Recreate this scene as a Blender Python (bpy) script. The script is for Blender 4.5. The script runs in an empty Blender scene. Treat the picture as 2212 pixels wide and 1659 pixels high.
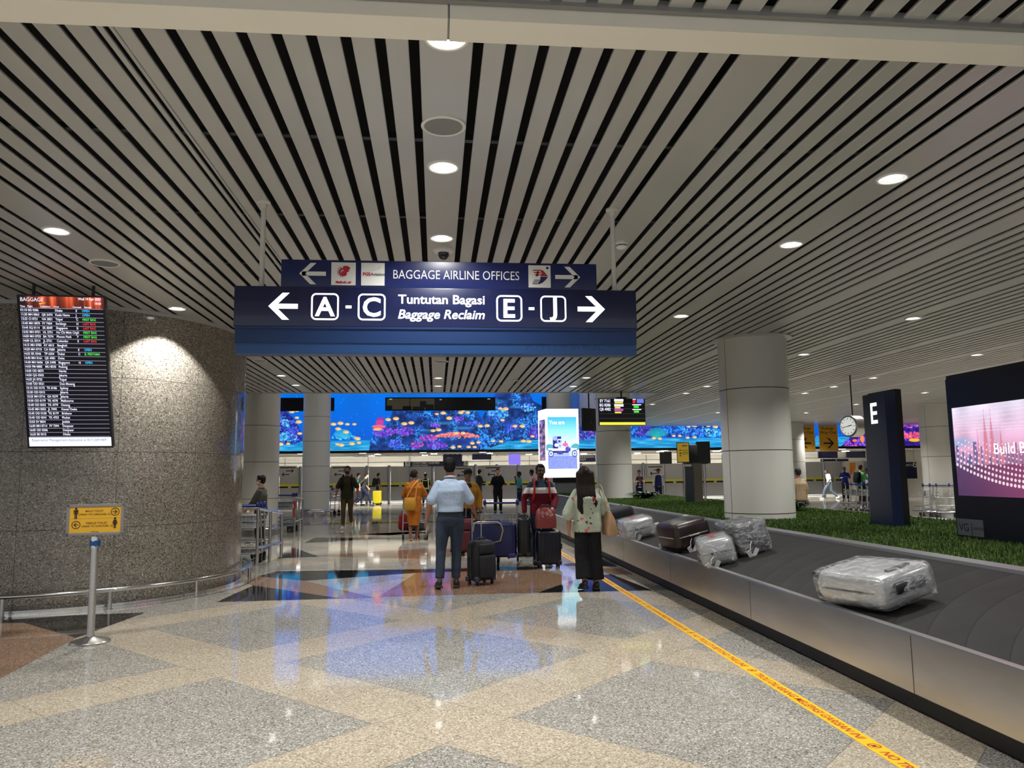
import bpy, bmesh, math, random
import numpy as np
from mathutils import Vector, Matrix, Euler

random.seed(7)
rng = np.random.default_rng(7)
sc = bpy.context.scene
COL = sc.collection
PI = math.pi
R_ = math.radians

# ------------------------------------------------------------------ camera
EYE = Vector((0, 0, 1.5))
FPX, CXP, CYP = 1650.0, 1106.0, 829.5
YAW, PITCH, ROLL = R_(5.7176), R_(6.7578), 0.012
_f = Vector((math.sin(YAW)*math.cos(PITCH), math.cos(YAW)*math.cos(PITCH), math.sin(PITCH)))
_r = Vector((math.cos(YAW), -math.sin(YAW), 0))
_d = _f.cross(_r)
_c, _s = math.cos(ROLL), math.sin(ROLL)
RX, DN = _c*_r + _s*_d, -_s*_r + _c*_d
cam = bpy.data.cameras.new('camera')
cam.sensor_fit = 'HORIZONTAL'; cam.sensor_width = 36; cam.lens = FPX/2212*36
cam.clip_start = .05; cam.clip_end = 300
camo = bpy.data.objects.new('camera', cam)
COL.objects.link(camo)
m3 = Matrix((RX, -DN, -_f)).transposed()
camo.matrix_world = Matrix.Translation(EYE) @ m3.to_4x4()
sc.camera = camo

def ray(px, py):
    return RX*((px-CXP)/FPX) + DN*((py-CYP)/FPX) + _f
def P(px, py, z=0.0):
    d = ray(px, py); return EYE + d*((z-EYE.z)/d.z)
def D(px, py, Y):
    d = ray(px, py); return EYE + d*(Y/d.y)

# ------------------------------------------------------------------ exposure, world
vs = sc.view_settings
vs.view_transform = 'Standard'; vs.look = 'None'; vs.gamma = 1; vs.exposure = 0.0
vs.use_curve_mapping = False
w = bpy.data.worlds.new('hall_air'); sc.world = w; w.use_nodes = True
w.node_tree.nodes['Background'].inputs[0].default_value = (.80, .83, .88, 1)
w.node_tree.nodes['Background'].inputs[1].default_value = .75
cy = sc.cycles
cy.max_bounces = 7; cy.diffuse_bounces = 3; cy.glossy_bounces = 4; cy.transmission_bounces = 4
cy.transparent_max_bounces = 6
cy.caustics_reflective = False; cy.caustics_refractive = False
cy.sample_clamp_indirect = 4.0
cy.use_denoising = True

DOWN_W, DOWN_SIZE = 215.0, R_(130)
def spot(loc, power=None, size=None, blend=.7, radius=.07, color=(1, .98, .945), name='downlight_or_added_spot'):
    l = bpy.data.lights.new(name, 'SPOT'); l.energy = power or DOWN_W
    l.spot_size = size or DOWN_SIZE; l.spot_blend = blend; l.shadow_soft_size = radius
    l.color = color
    o = bpy.data.objects.new(name, l); o.location = loc; COL.objects.link(o)
    return o

# ------------------------------------------------------------------ materials
def lin(c):
    return tuple((x/12.92 if x <= .04045 else ((x+.055)/1.055)**2.4) for x in c)
def rgb(r, g, b):
    return lin((r/255, g/255, b/255))
MATS = {}
def M(name, col=(.5,.5,.5), rough=.5, metal=0.0, emit=None, es=1.0, var=0.0, vscale=8.0, bump=0.0, bscale=60.0,
      spec=.5, alpha=1.0, trans=0.0, aniso=None, coat=0.0):
    if name in MATS: return MATS[name]
    m = bpy.data.materials.new(name); m.use_nodes = True
    nt = m.node_tree; b = nt.nodes['Principled BSDF']
    b.inputs['Base Color'].default_value = (*col, 1)
    b.inputs['Roughness'].default_value = rough
    b.inputs['Metallic'].default_value = metal
    b.inputs['Specular IOR Level'].default_value = spec
    b.inputs['Alpha'].default_value = alpha
    b.inputs['Transmission Weight'].default_value = trans
    b.inputs['Coat Weight'].default_value = coat
    if emit:
        b.inputs['Emission Color'].default_value = (*emit, 1); b.inputs['Emission Strength'].default_value = es
    if var or bump:
        tc = nt.nodes.new('ShaderNodeTexCoord')
    if var:
        n = nt.nodes.new('ShaderNodeTexNoise'); n.inputs['Scale'].default_value = vscale; n.inputs['Detail'].default_value = 3
        mp = nt.nodes.new('ShaderNodeMapping')
        if aniso: mp.inputs['Scale'].default_value = aniso
        nt.links.new(tc.outputs['Object'], mp.inputs[0]); nt.links.new(mp.outputs[0], n.inputs['Vector'])
        mr = nt.nodes.new('ShaderNodeMapRange'); mr.inputs['To Min'].default_value = 1-var; mr.inputs['To Max'].default_value = 1+var
        nt.links.new(n.outputs['Fac'], mr.inputs['Value'])
        mx = nt.nodes.new('ShaderNodeMix'); mx.data_type = 'RGBA'; mx.blend_type = 'MULTIPLY'; mx.inputs[0].default_value = 1
        mx.inputs[6].default_value = (*col, 1); nt.links.new(mr.outputs[0], mx.inputs[7])
        nt.links.new(mx.outputs[2], b.inputs['Base Color'])
    if bump:
        n2 = nt.nodes.new('ShaderNodeTexNoise'); n2.inputs['Scale'].default_value = bscale; n2.inputs['Detail'].default_value = 4
        nt.links.new(tc.outputs['Object'], n2.inputs['Vector'])
        bp = nt.nodes.new('ShaderNodeBump'); bp.inputs['Strength'].default_value = bump; bp.inputs['Distance'].default_value = .02
        nt.links.new(n2.outputs['Fac'], bp.inputs['Height']); nt.links.new(bp.outputs[0], b.inputs['Normal'])
    MATS[name] = m
    return m

def granite(name, base, dark, light, scale=95., rough=.12, spec=.5, pattern=None, lo=.35, hi=.65):
    """Speckled polished stone; pattern = second (base,dark,light) used inside the 45-degree squares."""
    m = bpy.data.materials.new(name); m.use_nodes = True; MATS[name] = m
    nt = m.node_tree; N = nt.nodes; L = nt.links; b = N['Principled BSDF']
    b.inputs['Roughness'].default_value = rough; b.inputs['Specular IOR Level'].default_value = spec
    tc = N.new('ShaderNodeTexCoord')
    vo = N.new('ShaderNodeTexVoronoi'); vo.inputs['Scale'].default_value = scale; vo.inputs['Randomness'].default_value = 1
    no = N.new('ShaderNodeTexNoise'); no.inputs['Scale'].default_value = scale*.7; no.inputs['Detail'].default_value = 3
    L.new(tc.outputs['Object'], vo.inputs['Vector']); L.new(tc.outputs['Object'], no.inputs['Vector'])
    sp = N.new('ShaderNodeSeparateColor'); L.new(vo.outputs['Color'], sp.inputs[0])
    av = N.new('ShaderNodeMath'); av.operation = 'MULTIPLY_ADD'; av.inputs[1].default_value = .6
    L.new(sp.outputs[0], av.inputs[0])
    sc_ = N.new('ShaderNodeMath'); sc_.operation = 'MULTIPLY'; sc_.inputs[1].default_value = .4; L.new(no.outputs['Fac'], sc_.inputs[0])
    L.new(sc_.outputs[0], av.inputs[2])
    def ramp(cs):
        r = N.new('ShaderNodeValToRGB'); e = r.color_ramp.elements
        e[0].position = .16; e[0].color = (*cs[1], 1); e[1].position = .84; e[1].color = (*cs[2], 1)
        k = e.new(lo); k.color = (*[x*.82 for x in cs[0]], 1); k = e.new(hi); k.color = (*cs[0], 1)
        L.new(av.outputs[0], r.inputs[0]); return r
    r1 = ramp((base, dark, light)); out = r1.outputs[0]
    # broad tonal drift
    n3 = N.new('ShaderNodeTexNoise'); n3.inputs['Scale'].default_value = 1.3; L.new(tc.outputs['Object'], n3.inputs['Vector'])
    mr = N.new('ShaderNodeMapRange'); mr.inputs['To Min'].default_value = .93; mr.inputs['To Max'].default_value = 1.07; L.new(n3.outputs['Fac'], mr.inputs['Value'])
    if pattern:
        r2 = ramp(pattern)
        sx = N.new('ShaderNodeSeparateXYZ'); L.new(tc.outputs['Object'], sx.inputs[0])
        def mth(op, a, bb=None, cc=None):
            n = N.new('ShaderNodeMath'); n.operation = op
            for i, v in enumerate((a, bb, cc)):
                if v is None: continue
                if isinstance(v, (int, float)): n.inputs[i].default_value = v
                else: L.new(v, n.inputs[i])
            return n.outputs[0]
        per, til = 3.37, 3.37/4
        facs = []; joints = []
        for op, c0 in (('ADD', 3.29), ('SUBTRACT', -3.21)):
            u = mth(op, sx.outputs[0], sx.outputs[1])
            u = mth('SUBTRACT', u, c0)
            w1 = mth('WRAP', u, per/2, -per/2)
            facs.append(mth('LESS_THAN', mth('ABSOLUTE', w1), til*1.5))
            w2 = mth('WRAP', mth('SUBTRACT', u, til/2), til/2, -til/2)
            joints.append(mth('LESS_THAN', mth('ABSOLUTE', w2), .0035))
        ins = mth('MULTIPLY', facs[0], facs[1])
        mx = N.new('ShaderNodeMix'); mx.data_type = 'RGBA'; L.new(ins, mx.inputs[0]); L.new(out, mx.inputs[6]); L.new(r2.outputs[0], mx.inputs[7])
        jm = N.new('ShaderNodeMix'); jm.data_type = 'RGBA'; L.new(mth('MULTIPLY', mth('MAXIMUM', joints[0], joints[1]), .55), jm.inputs[0])
        L.new(mx.outputs[2], jm.inputs[6]); jm.inputs[7].default_value = (.08, .075, .065, 1)
        out = jm.outputs[2]
    mm = N.new('ShaderNodeMix'); mm.data_type = 'RGBA'; mm.blend_type = 'MULTIPLY'; mm.inputs[0].default_value = 1
    L.new(out, mm.inputs[6]); L.new(mr.outputs[0], mm.inputs[7]); L.new(mm.outputs[2], b.inputs['Base Color'])
    return m

def image_mat(name, arr, strength=1.0, rough=.25):
    """Self-lit display showing a picture painted here in numpy (arr: h x w x 3, sRGB 0..1, row 0 at the bottom)."""
    h, wd = arr.shape[:2]
    im = bpy.data.images.new(name, wd, h)
    px = np.ones((h, wd, 4), np.float32); px[..., :3] = np.clip(arr, 0, 1)
    im.pixels.foreach_set(px.ravel()); im.update(); im.pack()
    m = bpy.data.materials.new(name); m.use_nodes = True; nt = m.node_tree; b = nt.nodes['Principled BSDF']
    t = nt.nodes.new('ShaderNodeTexImage'); t.image = im; t.extension = 'EXTEND'
    b.inputs['Base Color'].default_value = (.01, .01, .012, 1); b.inputs['Roughness'].default_value = rough
    nt.links.new(t.outputs[0], b.inputs['Emission Color']); b.inputs['Emission Strength'].default_value = strength
    MATS[name] = m
    return m

# ------------------------------------------------------------------ geometry collector
class MB:
    def __init__(s): s.v = []; s.f = []; s.mi = []; s.uv = {}
    def add(s, vs, fs, mi=0):
        o = len(s.v); s.v += [tuple(v) for v in vs]
        for f in fs: s.f.append(tuple(i+o for i in f)); s.mi.append(mi)
        return s
    def box(s, c, d, rz=0, mat=None, mi=0, bev=0):
        x, y, z = d[0]/2, d[1]/2, d[2]/2
        if bev:
            bm = bmesh.new(); bmesh.ops.create_cube(bm, size=1)
            for v in bm.verts: v.co = Vector((v.co.x*d[0], v.co.y*d[1], v.co.z*d[2]))
            bmesh.ops.bevel(bm, geom=list(bm.edges), offset=min(bev, .49*min(d)), segments=3, affect='EDGES', profile=.5)
            vs = [v.co.copy() for v in bm.verts]; bm.verts.index_update()
            fs = [[v.index for v in f.verts] for f in bm.faces]; bm.free()
        else:
            vs = [Vector(p) for p in ((-x,-y,-z),(x,-y,-z),(x,y,-z),(-x,y,-z),(-x,-y,z),(x,-y,z),(x,y,z),(-x,y,z))]
            fs = [(0,3,2,1),(4,5,6,7),(0,1,5,4),(1,2,6,5),(2,3,7,6),(3,0,4,7)]
        mt = Matrix.Translation(c) @ (mat if mat is not None else Matrix.Rotation(rz, 4, 'Z'))
        return s.add([mt @ v for v in vs], fs, mi)
    def b2(s, lo, hi, mi=0, bev=0):
        return s.box([(a+b)/2 for a, b in zip(lo, hi)], [abs(b-a) for a, b in zip(lo, hi)], mi=mi, bev=bev)
    def quad(s, a, b, c, d, mi=0): return s.add([a, b, c, d], [(0,1,2,3)], mi)
    def poly(s, pts, mi=0): return s.add(pts, [tuple(range(len(pts)))], mi)
    def cyl(s, p0, p1, r0, r1=None, n=14, mi=0, caps=True):
        p0, p1 = Vector(p0), Vector(p1); r1 = r0 if r1 is None else r1
        q = (p1-p0).to_track_quat('Z', 'Y'); vs = []
        for p, r in ((p0, r0), (p1, r1)):
            for k in range(n):
                a = 2*PI*k/n; vs.append(p + q @ Vector((r*math.cos(a), r*math.sin(a), 0)))
        fs = [(k, (k+1) % n, n+(k+1) % n, n+k) for k in range(n)]
        if caps: fs += [tuple(range(n-1, -1, -1)), tuple(range(n, 2*n))]
        return s.add(vs, fs, mi)
    def tube(s, pts, r, n=10, mi=0, closed=False):
        pts = [Vector(p) for p in pts]; N = len(pts); vs = []; up = None
        rr = r if isinstance(r, (list, tuple)) else [r]*N
        for i, p in enumerate(pts):
            a = pts[i-1] if (i > 0 or closed) else p; b = pts[(i+1) % N] if (i < N-1 or closed) else p
            t = (b-a).normalized()
            if up is None:
                up = Vector((0,0,1)) if abs(t.z) < .9 else Vector((1,0,0))
            x = t.cross(up).normalized(); up = x.cross(t).normalized()
            for k in range(n):
                an = 2*PI*k/n; vs.append(p + x*(rr[i]*math.cos(an)) + up*(rr[i]*math.sin(an)))
        fs = []
        for i in range(N if closed else N-1):
            j = (i+1) % N
            for k in range(n): fs.append((i*n+k, i*n+(k+1) % n, j*n+(k+1) % n, j*n+k))
        if not closed: fs += [tuple(range(n-1,-1,-1)), tuple(range((N-1)*n, N*n))]
        return s.add(vs, fs, mi)
    def lathe(s, prof, c=(0,0,0), n=32, mi=0, caps=True):
        vs = []; fs = []
        for r, z in prof:
            for k in range(n):
                a = 2*PI*k/n; vs.append((c[0]+r*math.cos(a), c[1]+r*math.sin(a), c[2]+z))
        for i in range(len(prof)-1):
            for k in range(n): fs.append((i*n+k, i*n+(k+1) % n, (i+1)*n+(k+1) % n, (i+1)*n+k))
        if caps and prof[0][0] > 1e-6: fs.append(tuple(range(n-1,-1,-1)))
        if caps and prof[-1][0] > 1e-6: fs.append(tuple(range((len(prof)-1)*n, len(prof)*n)))
        return s.add(vs, fs, mi)
    def ell(s, c, r, n=16, m=10, rot=None, mi=0):
        vs = []; fs = []; c = Vector(c)
        r = (r, r, r) if isinstance(r, (int, float)) else r
        q = rot.to_matrix() if isinstance(rot, Euler) else (rot or Matrix.Identity(3))
        for i in range(m+1):
            t = PI*i/m
            for k in range(n):
                a = 2*PI*k/n
                vs.append(c + q @ Vector((r[0]*math.sin(t)*math.cos(a), r[1]*math.sin(t)*math.sin(a), r[2]*math.cos(t))))
        for i in range(m):
            for k in range(n): fs.append((i*n+k, (i+1)*n+k, (i+1)*n+(k+1) % n, i*n+(k+1) % n))
        return s.add(vs, fs, mi)
    def caps(s, pts, rs, n=12, mi=0):
        """chain of tapered segments with round joints (for limbs; unioned afterwards)"""
        pts = [Vector(p) for p in pts]
        for i in range(len(pts)-1): s.cyl(pts[i], pts[i+1], rs[i], rs[i+1], n=n, mi=mi)
        for p, r in zip(pts, rs): s.ell(p, r, n=n, m=8, mi=mi)
        return s
    def rings(s, rs, n=20, mi=0):
        """closed loft through ellipses (cx, cy, z, rx, ry[, power])"""
        vs = []; fs = []
        for e in rs:
            cx, cyy, z, rx, ry = e[:5]; pw = e[5] if len(e) > 5 else 1.0
            for k in range(n):
                a = 2*PI*k/n; ca, sa = math.cos(a), math.sin(a)
                vs.append((cx+rx*math.copysign(abs(ca)**pw, ca), cyy+ry*math.copysign(abs(sa)**pw, sa), z))
        for i in range(len(rs)-1):
            for k in range(n): fs.append((i*n+k, i*n+(k+1) % n, (i+1)*n+(k+1) % n, (i+1)*n+k))
        fs += [tuple(range(n-1,-1,-1)), tuple(range((len(rs)-1)*n, len(rs)*n))]
        return s.add(vs, fs, mi)
    def prism(s, pts, z0, z1, mi=0):
        n = len(pts)
        vs = [(p[0], p[1], z0) for p in pts]+[(p[0], p[1], z1) for p in pts]
        fs = [tuple(range(n-1,-1,-1)), tuple(range(n, 2*n))]+[(k, (k+1) % n, n+(k+1) % n, n+k) for k in range(n)]
        return s.add(vs, fs, mi)
    def xf(s, mt):
        s.v = [tuple(mt @ Vector(v)) for v in s.v]; return s
    def join(s, o, mi=None, mt=None):
        vs = [mt @ Vector(v) for v in o.v] if mt is not None else o.v
        b = len(s.v); s.v += [tuple(v) for v in vs]
        for f, k in zip(o.f, o.mi): s.f.append(tuple(i+b for i in f)); s.mi.append(k if mi is None else mi)
        return s
    def build(s, name, mats, parent=None, smooth=None, uvf=None):
        me = bpy.data.meshes.new(name); me.from_pydata(s.v, [], s.f)
        if not isinstance(mats, (list, tuple)): mats = [mats]
        for m in mats: me.materials.append(m)
        if any(s.mi): me.polygons.foreach_set('material_index', s.mi)
        if uvf:
            uv = me.uv_layers.new(name='uv')
            for lp in me.loops: uv.data[lp.index].uv = uvf(me.vertices[lp.vertex_index].co)
        if smooth is not None:
            me.polygons.foreach_set('use_smooth', [True]*len(me.polygons))
            try: me.set_sharp_from_angle(angle=R_(smooth))
            except Exception: pass
        me.update()
        o = bpy.data.objects.new(name, me); COL.objects.link(o)
        if parent is not None: o.parent = parent
        return o

def tag(o, label=None, cat=None, group=None, kind=None):
    if label: o['label'] = label
    if cat: o['category'] = cat
    if group: o['group'] = group
    if kind: o['kind'] = kind
    return o
def thing(name, label, cat, loc=(0,0,0), rz=0, group=None):
    o = bpy.data.objects.new(name, None); COL.objects.link(o); o.empty_display_size = .1
    o.location = loc; o.rotation_euler = (0, 0, rz)
    return tag(o, label, cat, group)
def struct(mb, name, mats, **k):
    return tag(mb.build(name, mats, **k), kind='structure')
KIDS = {}
def kids(o): return [c for c in COL.objects if c.parent == o]
def dup(root, loc, rz=None, label=None, scale=None):
    r = root.copy(); COL.objects.link(r); r.location = loc
    if rz is not None: r.rotation_euler = (0, 0, rz)
    if label: r['label'] = label
    if scale: r.scale = scale
    for ch in kids(root):
        c = ch.copy(); COL.objects.link(c); c.parent = r
        for g in kids(ch):
            d = g.copy(); COL.objects.link(d); d.parent = c
    return r
def part_label(o, s): o['label'] = s; return o

def text(body, size=.1, align='CENTER', bold=0.0, shear=0.0, space=1.0, line=1.0, ext=0.0, wide=1.0):
    """lettering as an MB lying in XY, origin on the baseline"""
    cu = bpy.data.curves.new('lettering', 'FONT'); cu.body = body; cu.size = size; cu.align_x = align
    cu.offset = bold; cu.shear = shear; cu.space_character = space; cu.space_line = line; cu.extrude = ext
    cu.resolution_u = 3; cu.fill_mode = 'FRONT' if not ext else 'BOTH'
    o = bpy.data.objects.new('lettering', cu)
    me = bpy.data.meshes.new_from_object(o)
    mb = MB(); mb.add([(v.co.x*wide, v.co.y, v.co.z) for v in me.vertices], [tuple(p.vertices) for p in me.polygons])
    bpy.data.objects.remove(o); bpy.data.curves.remove(cu); bpy.data.meshes.remove(me)
    return mb
def face_y(x, y, z, rz=0, tilt=0):
    """matrix putting XY lettering upright on a face that looks to -Y (turned by rz; tilt leans the top towards -Y)"""
    return Matrix.Translation((x, y, z)) @ Matrix.Rotation(rz, 4, 'Z') @ Matrix.Rotation(PI/2+tilt, 4, 'X')
def arrow2d(L, W, t, left=True):
    """arrow outline triangles in XY centred at 0: shaft of length L and a chevron head of height W"""
    mb = MB(); s = -1 if left else 1
    mb.poly([(-s*L/2, -t/2, 0), (s*(L/2-t*.6), -t/2, 0), (s*(L/2-t*.6), t/2, 0), (-s*L/2, t/2, 0)])
    for k in (-1, 1):
        h = W/2; k2 = t*1.35
        mb.poly([(s*L/2, 0, 0), (s*(L/2-h), k*h, 0), (s*(L/2-h-k2), k*h, 0), (s*(L/2-k2), 0, 0)])
    return mb
# ------------------------------------------------------------------ shared materials
m_ceil = M('ceiling_aluminium', (.50,.50,.485), rough=.34, metal=.2, var=.05, vscale=1.5)
m_plen = M('plenum_black', (.006,.006,.007), rough=.9)
m_cream = M('cream_fascia', rgb(247,243,230), rough=.45)
m_white = M('white_panel', rgb(206,204,196), rough=.30, var=.02, vscale=2)
m_joint = M('dark_joint', (.02,.02,.02), rough=.7)
m_steel = M('brushed_steel', (.56,.55,.53), rough=.28, metal=1, var=.12, vscale=5, aniso=(1,1,14))
m_steel2 = M('polished_steel', (.70,.69,.67), rough=.16, metal=1)
m_black = M('black_plastic', (.010,.010,.012), rough=.4)
m_matblack = M('matt_black', (.006,.006,.007), rough=.75)
m_rubber = M('black_rubber', (.015,.015,.016), rough=.7)
m_navy = M('navy_sign_panel', rgb(14,26,76), rough=.35)
m_greyp = M('grey_plastic', (.25,.25,.25), rough=.5)

# ------------------------------------------------------------------ floor
GREY = (rgb(160,156,147), rgb(66,66,64), rgb(222,220,212))
BEIGE = (rgb(186,174,154), rgb(118,106,88), rgb(226,217,200))
m_floor = granite('polished_granite_tiles', *BEIGE, scale=115, rough=.055, pattern=GREY)
m_brown = granite('brown_granite', rgb(142,112,90), rgb(78,58,44), rgb(190,160,132), scale=115, rough=.055)
m_blk = granite('black_granite', rgb(24,24,25), rgb(10,10,10), rgb(52,52,54), scale=115, rough=.05)
m_grey2 = granite('grey_granite', *GREY, scale=115, rough=.055)
fl = MB()
fl.quad((-17,-7,0),(30,-7,0),(30,48,0),(-17,48,0))
def inlay(pts, mi, z=.0012): fl.poly([(x, y, z) for x, y in pts], mi)
inlay([(-2.66,9.86),(-1.15,9.86),(-2.55,11.26)], 2)
inlay([(-2.75,11.55),(-2.55,11.26),(-1.15,9.86),(-.75,9.86),(-1.9,11.6),(-2.69,12.3)], 1)
inlay([(-2.7,12.28),(-1.9,11.62),(-.3,12.22),(1.6,12.3),(1.7,12.62),(0,12.66),(-2.55,12.86)], 2)
inlay([(-.72,9.92),(1.28,9.92),(2.04,11.1),(1.62,12.3),(-.3,12.2)], 1)
inlay([(1.28,9.9),(2.76,9.83),(2.61,11.5),(2.04,11.1)], 2)
inlay([(2.61,11.5),(2.92,11.4),(2.92,12.15),(2.5,12.2)], 1)
inlay([(1.9,12.7),(2.92,12.4),(2.92,13.6)], 2)
inlay([(-6.2,8.85),(-4.36,8.82),(-3.42,7.9),(-3.27,9.24),(-4.6,9.16),(-6.2,9.1)], 2)
inlay([(-6.5,8.85),(-4.36,8.82),(-3.42,7.9),(-3.31,6.41),(-6.5,6.2)], 1)
inlay([(-2.95,14.9),(-2.2,15.0),(-3.1,17.2)], 2)
inlay([(-3.0,18.2),(-1.4,18.8),(-.2,18.3),(-.2,19.0),(-3.0,19.7)], 2)
inlay([(.6,18.3),(2.3,19.2),(2.6,18.4)], 2)
inlay([(-2.4,15.2),(-.2,16.2),(1.9,15.2),(-.2,14.2)], 1)
inlay([(-2.8,13.2),(-1.6,13.9),(-.4,13.2),(-1.6,12.95)], 3)
inlay([(.2,13.3),(1.5,14.0),(2.7,13.5),(1.5,12.95)], 3)
inlay([(-2.6,20.2),(-.9,21.0),(.8,20.2),(-.9,19.6)], 3)
inlay([(-4.2,24.5),(-1,25.2),(2,24.5),(2,25.6),(-4.2,26.2)], 2)
inlay([(-4.6,31),(-1.5,30.2),(1.5,31),(1.5,31.6),(-4.6,32)], 2)
inlay([(-3,21),(-1.2,22.2),(.6,21),(-1.2,20)], 1)
struct(fl, 'floor', [m_floor, m_brown, m_blk, m_grey2])

# ------------------------------------------------------------------ ceiling of aluminium slats
ZC = 3.6
PER, GAP, WIDE, SL = 1.62, .052, .264, .1110
slots = []
k0 = -6
for k in range(k0, 17):
    xc = .05+PER*k
    slots.append((xc-WIDE/2, xc+WIDE/2, 'W' if k != -1 else 'D'))
    x = xc+WIDE/2+GAP
    for j in range(8):
        slots.append((x, x+SL, 'S')); x += SL+GAP
ce = MB()
def slat(x0, x1, y0, y1, z=ZC, h=.015):
    e = .004
    ce.b2((x0, y0, z+e), (x1, y1, z+h))
    ce.add([(x0+e,y0,z),(x1-e,y0,z),(x1-e,y1,z),(x0+e,y1,z),(x0,y0,z+e),(x1,y0,z+e),(x1,y1,z+e),(x0,y1,z+e)],
           [(0,3,2,1),(0,1,5,4),(1,2,6,5),(2,3,7,6),(3,0,4,7)])
VX, VY = 5.92, 19.5
for x0, x1, ty in slots:
    if x1 < -8: continue
    yend = VY if x1 < VX+.1 else 33.9
    for y0, y1 in ((-5, 3.17), (3.42, yend)):
        if ty == 'D' and y0 > 0:
            slat(x0-.02, x0+.09, y0, y1)
            slat(x0+.118, x0+.148, y0, y1); slat(x0+.176, x0+.196, y0, y1)
            slat(x0+.200, x1+.01, y0, y1)
        else:
            slat(x0, x1, y0, y1)
ce.quad((-9,-5,3.80),(25,-5,3.80),(25,3.3,3.80),(-9,3.3,3.80), 1)
ce.quad((-9,3.3,3.80),(VX,3.3,3.80),(VX,VY,3.80),(-9,VY,3.80), 1)
ce.quad((VX,3.3,3.80),(25,3.3,3.80),(25,34,3.80),(VX,34,3.80), 1)
y = -4.2
while y < 33.5:
    ce.b2((-9 if y < VY else VX, y-.022, 3.622), (25, y+.022, 3.66), 2); y += 1.48
ce.b2((-9, VY, 3.585), (VX, VY+.03, 3.83), 3)
ce.b2((VX, VY, 3.585), (VX+.03, 34, 3.83), 3)
struct(ce, 'ceiling', [m_ceil, m_plen, M('rail_black', (.012,.012,.013), rough=.5), m_white])

tr = MB()
for x0, x1 in ((-9, .052), (.062, 3.0), (3.06, 25)):
    tr.b2((x0, 3.19, 3.515), (x1, 3.37, 3.60), 0)
tr.b2((-9, 3.195, 3.52), (25, 3.365, 3.60), 1)
tr.b2((-9, 3.155, 3.58), (25, 3.185, 3.63), 1)
struct(tr, 'trim_1', [m_cream, m_greyp])

# upper void in front of the video wall
vo = MB()
vo.quad((-15,VY+.03,3.6),(VX,VY+.03,3.6),(VX,VY+.03,7.3),(-15,VY+.03,7.3))
vo.quad((-15,VY,7.3),(VX+.1,VY,7.3),(VX+.1,34.3,7.3),(-15,34.3,7.3))
struct(vo, 'wall_void', M('void_grey', (.12,.12,.125), rough=.6))
vf = MB(); yy = VY+.04
while yy < 34:
    vf.b2((VX+.0, yy, 3.84), (VX+.06, min(yy+1.19, 34), 7.3)); yy += 1.2
struct(vf, 'wall_fascia', M('fascia_white', (.62,.63,.66), rough=.35))

# far end: low ceiling, back wall, side walls
lc = MB()
lc.b2((-16, 34.3, 2.60), (28, 46.3, 2.70), 0)
for i in range(46):
    x = -4.5+i*.24
    if x < 6: lc.b2((x, 34.4, 2.575), (x+.15, 44.6, 2.6), 1)
struct(lc, 'ceiling_far', [M('far_ceiling_white', (.58,.57,.54), rough=.5), m_ceil])
bw = MB(); bw.quad((-16,46,0),(28,46,0),(28,46,3),(-16,46,3))
for i in range(19): bw.b2((-16+2.4*i, 45.97, 0), (-15.985+2.4*i, 46, 2.6), 1)
bw.b2((-16, 45.97, 2.29), (28, 46, 2.305), 1)
struct(bw, 'wall_back', [M('back_wall_cream', rgb(214,210,198), rough=.5), m_joint])
wl = MB(); wl.quad((-15,13,0),(-15,47,0),(-15,47,7.3),(-15,13,7.3)); struct(wl, 'wall_left', m_white)
wr = MB(); wr.quad((27,-6,0),(27,47,0),(27,47,7.3),(27,-6,7.3)); struct(wr, 'wall_right', m_white)

# curved granite wall
WCX, WCY, WR = -5.05, 11.50, 2.20
m_wall = granite('grey_brown_granite', rgb(136,130,119), rgb(44,42,38), rgb(192,184,170), scale=85, rough=.10)
gw = MB()
def warc(a): return (WCX+WR*math.cos(a), WCY+WR*math.sin(a))
A0, A1, NA = R_(-150), R_(75), 120
zs = [0, .02, .925, .931, 1.825, 1.831, 2.725, 2.731, ZC+.02]
seams = [R_(a) for a in (-134, -108, -82, -56, -29.7, -4, 22, 48)]
angs = []
for i in range(NA+1): angs.append(A0+(A1-A0)*i/NA)
for sgm in seams: angs += [sgm-.0011, sgm+.0011]
angs = sorted(angs)
for i in range(len(angs)-1):
    a, b = angs[i], angs[i+1]; am = (a+b)/2
    js = any(abs(am-q) < .0010 for q in seams)
    for j in range(len(zs)-1):
        jz = zs[j+1]-zs[j] < .01
        p, q = warc(a), warc(b)
        gw.quad((*p, zs[j]), (*q, zs[j]), (*q, zs[j+1]), (*p, zs[j+1]), 1 if (js or jz) else 0)
pL = warc(A0); pR = warc(A1)
gw.quad((-15, pL[1]+.3, 0), (*pL, 0), (*pL, ZC+.02), (-15, pL[1]+.3, ZC+.02))
gw.quad((*pR, 0), (-15, pR[1], 0), (-15, pR[1], ZC+.02), (*pR, ZC+.02))
struct(gw, 'wall_granite', [m_wall, m_joint], smooth=30)
bb = MB()
for i in range(60):
    a, b = A0+(A1-A0)*i/60, A0+(A1-A0)*(i+1)/60
    r = WR+.018
    p, q = (WCX+r*math.cos(a), WCY+r*math.sin(a)), (WCX+r*math.cos(b), WCY+r*math.sin(b))
    bb.quad((*p,0),(*q,0),(*q,.045),(*p,.045)); p2, q2 = warc(a), warc(b)
    bb.quad((*p,.045),(*q,.045),(*q2,.045),(*p2,.045))
struct(bb, 'baseboard_curved', m_steel2, smooth=40)
ct = MB()
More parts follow.
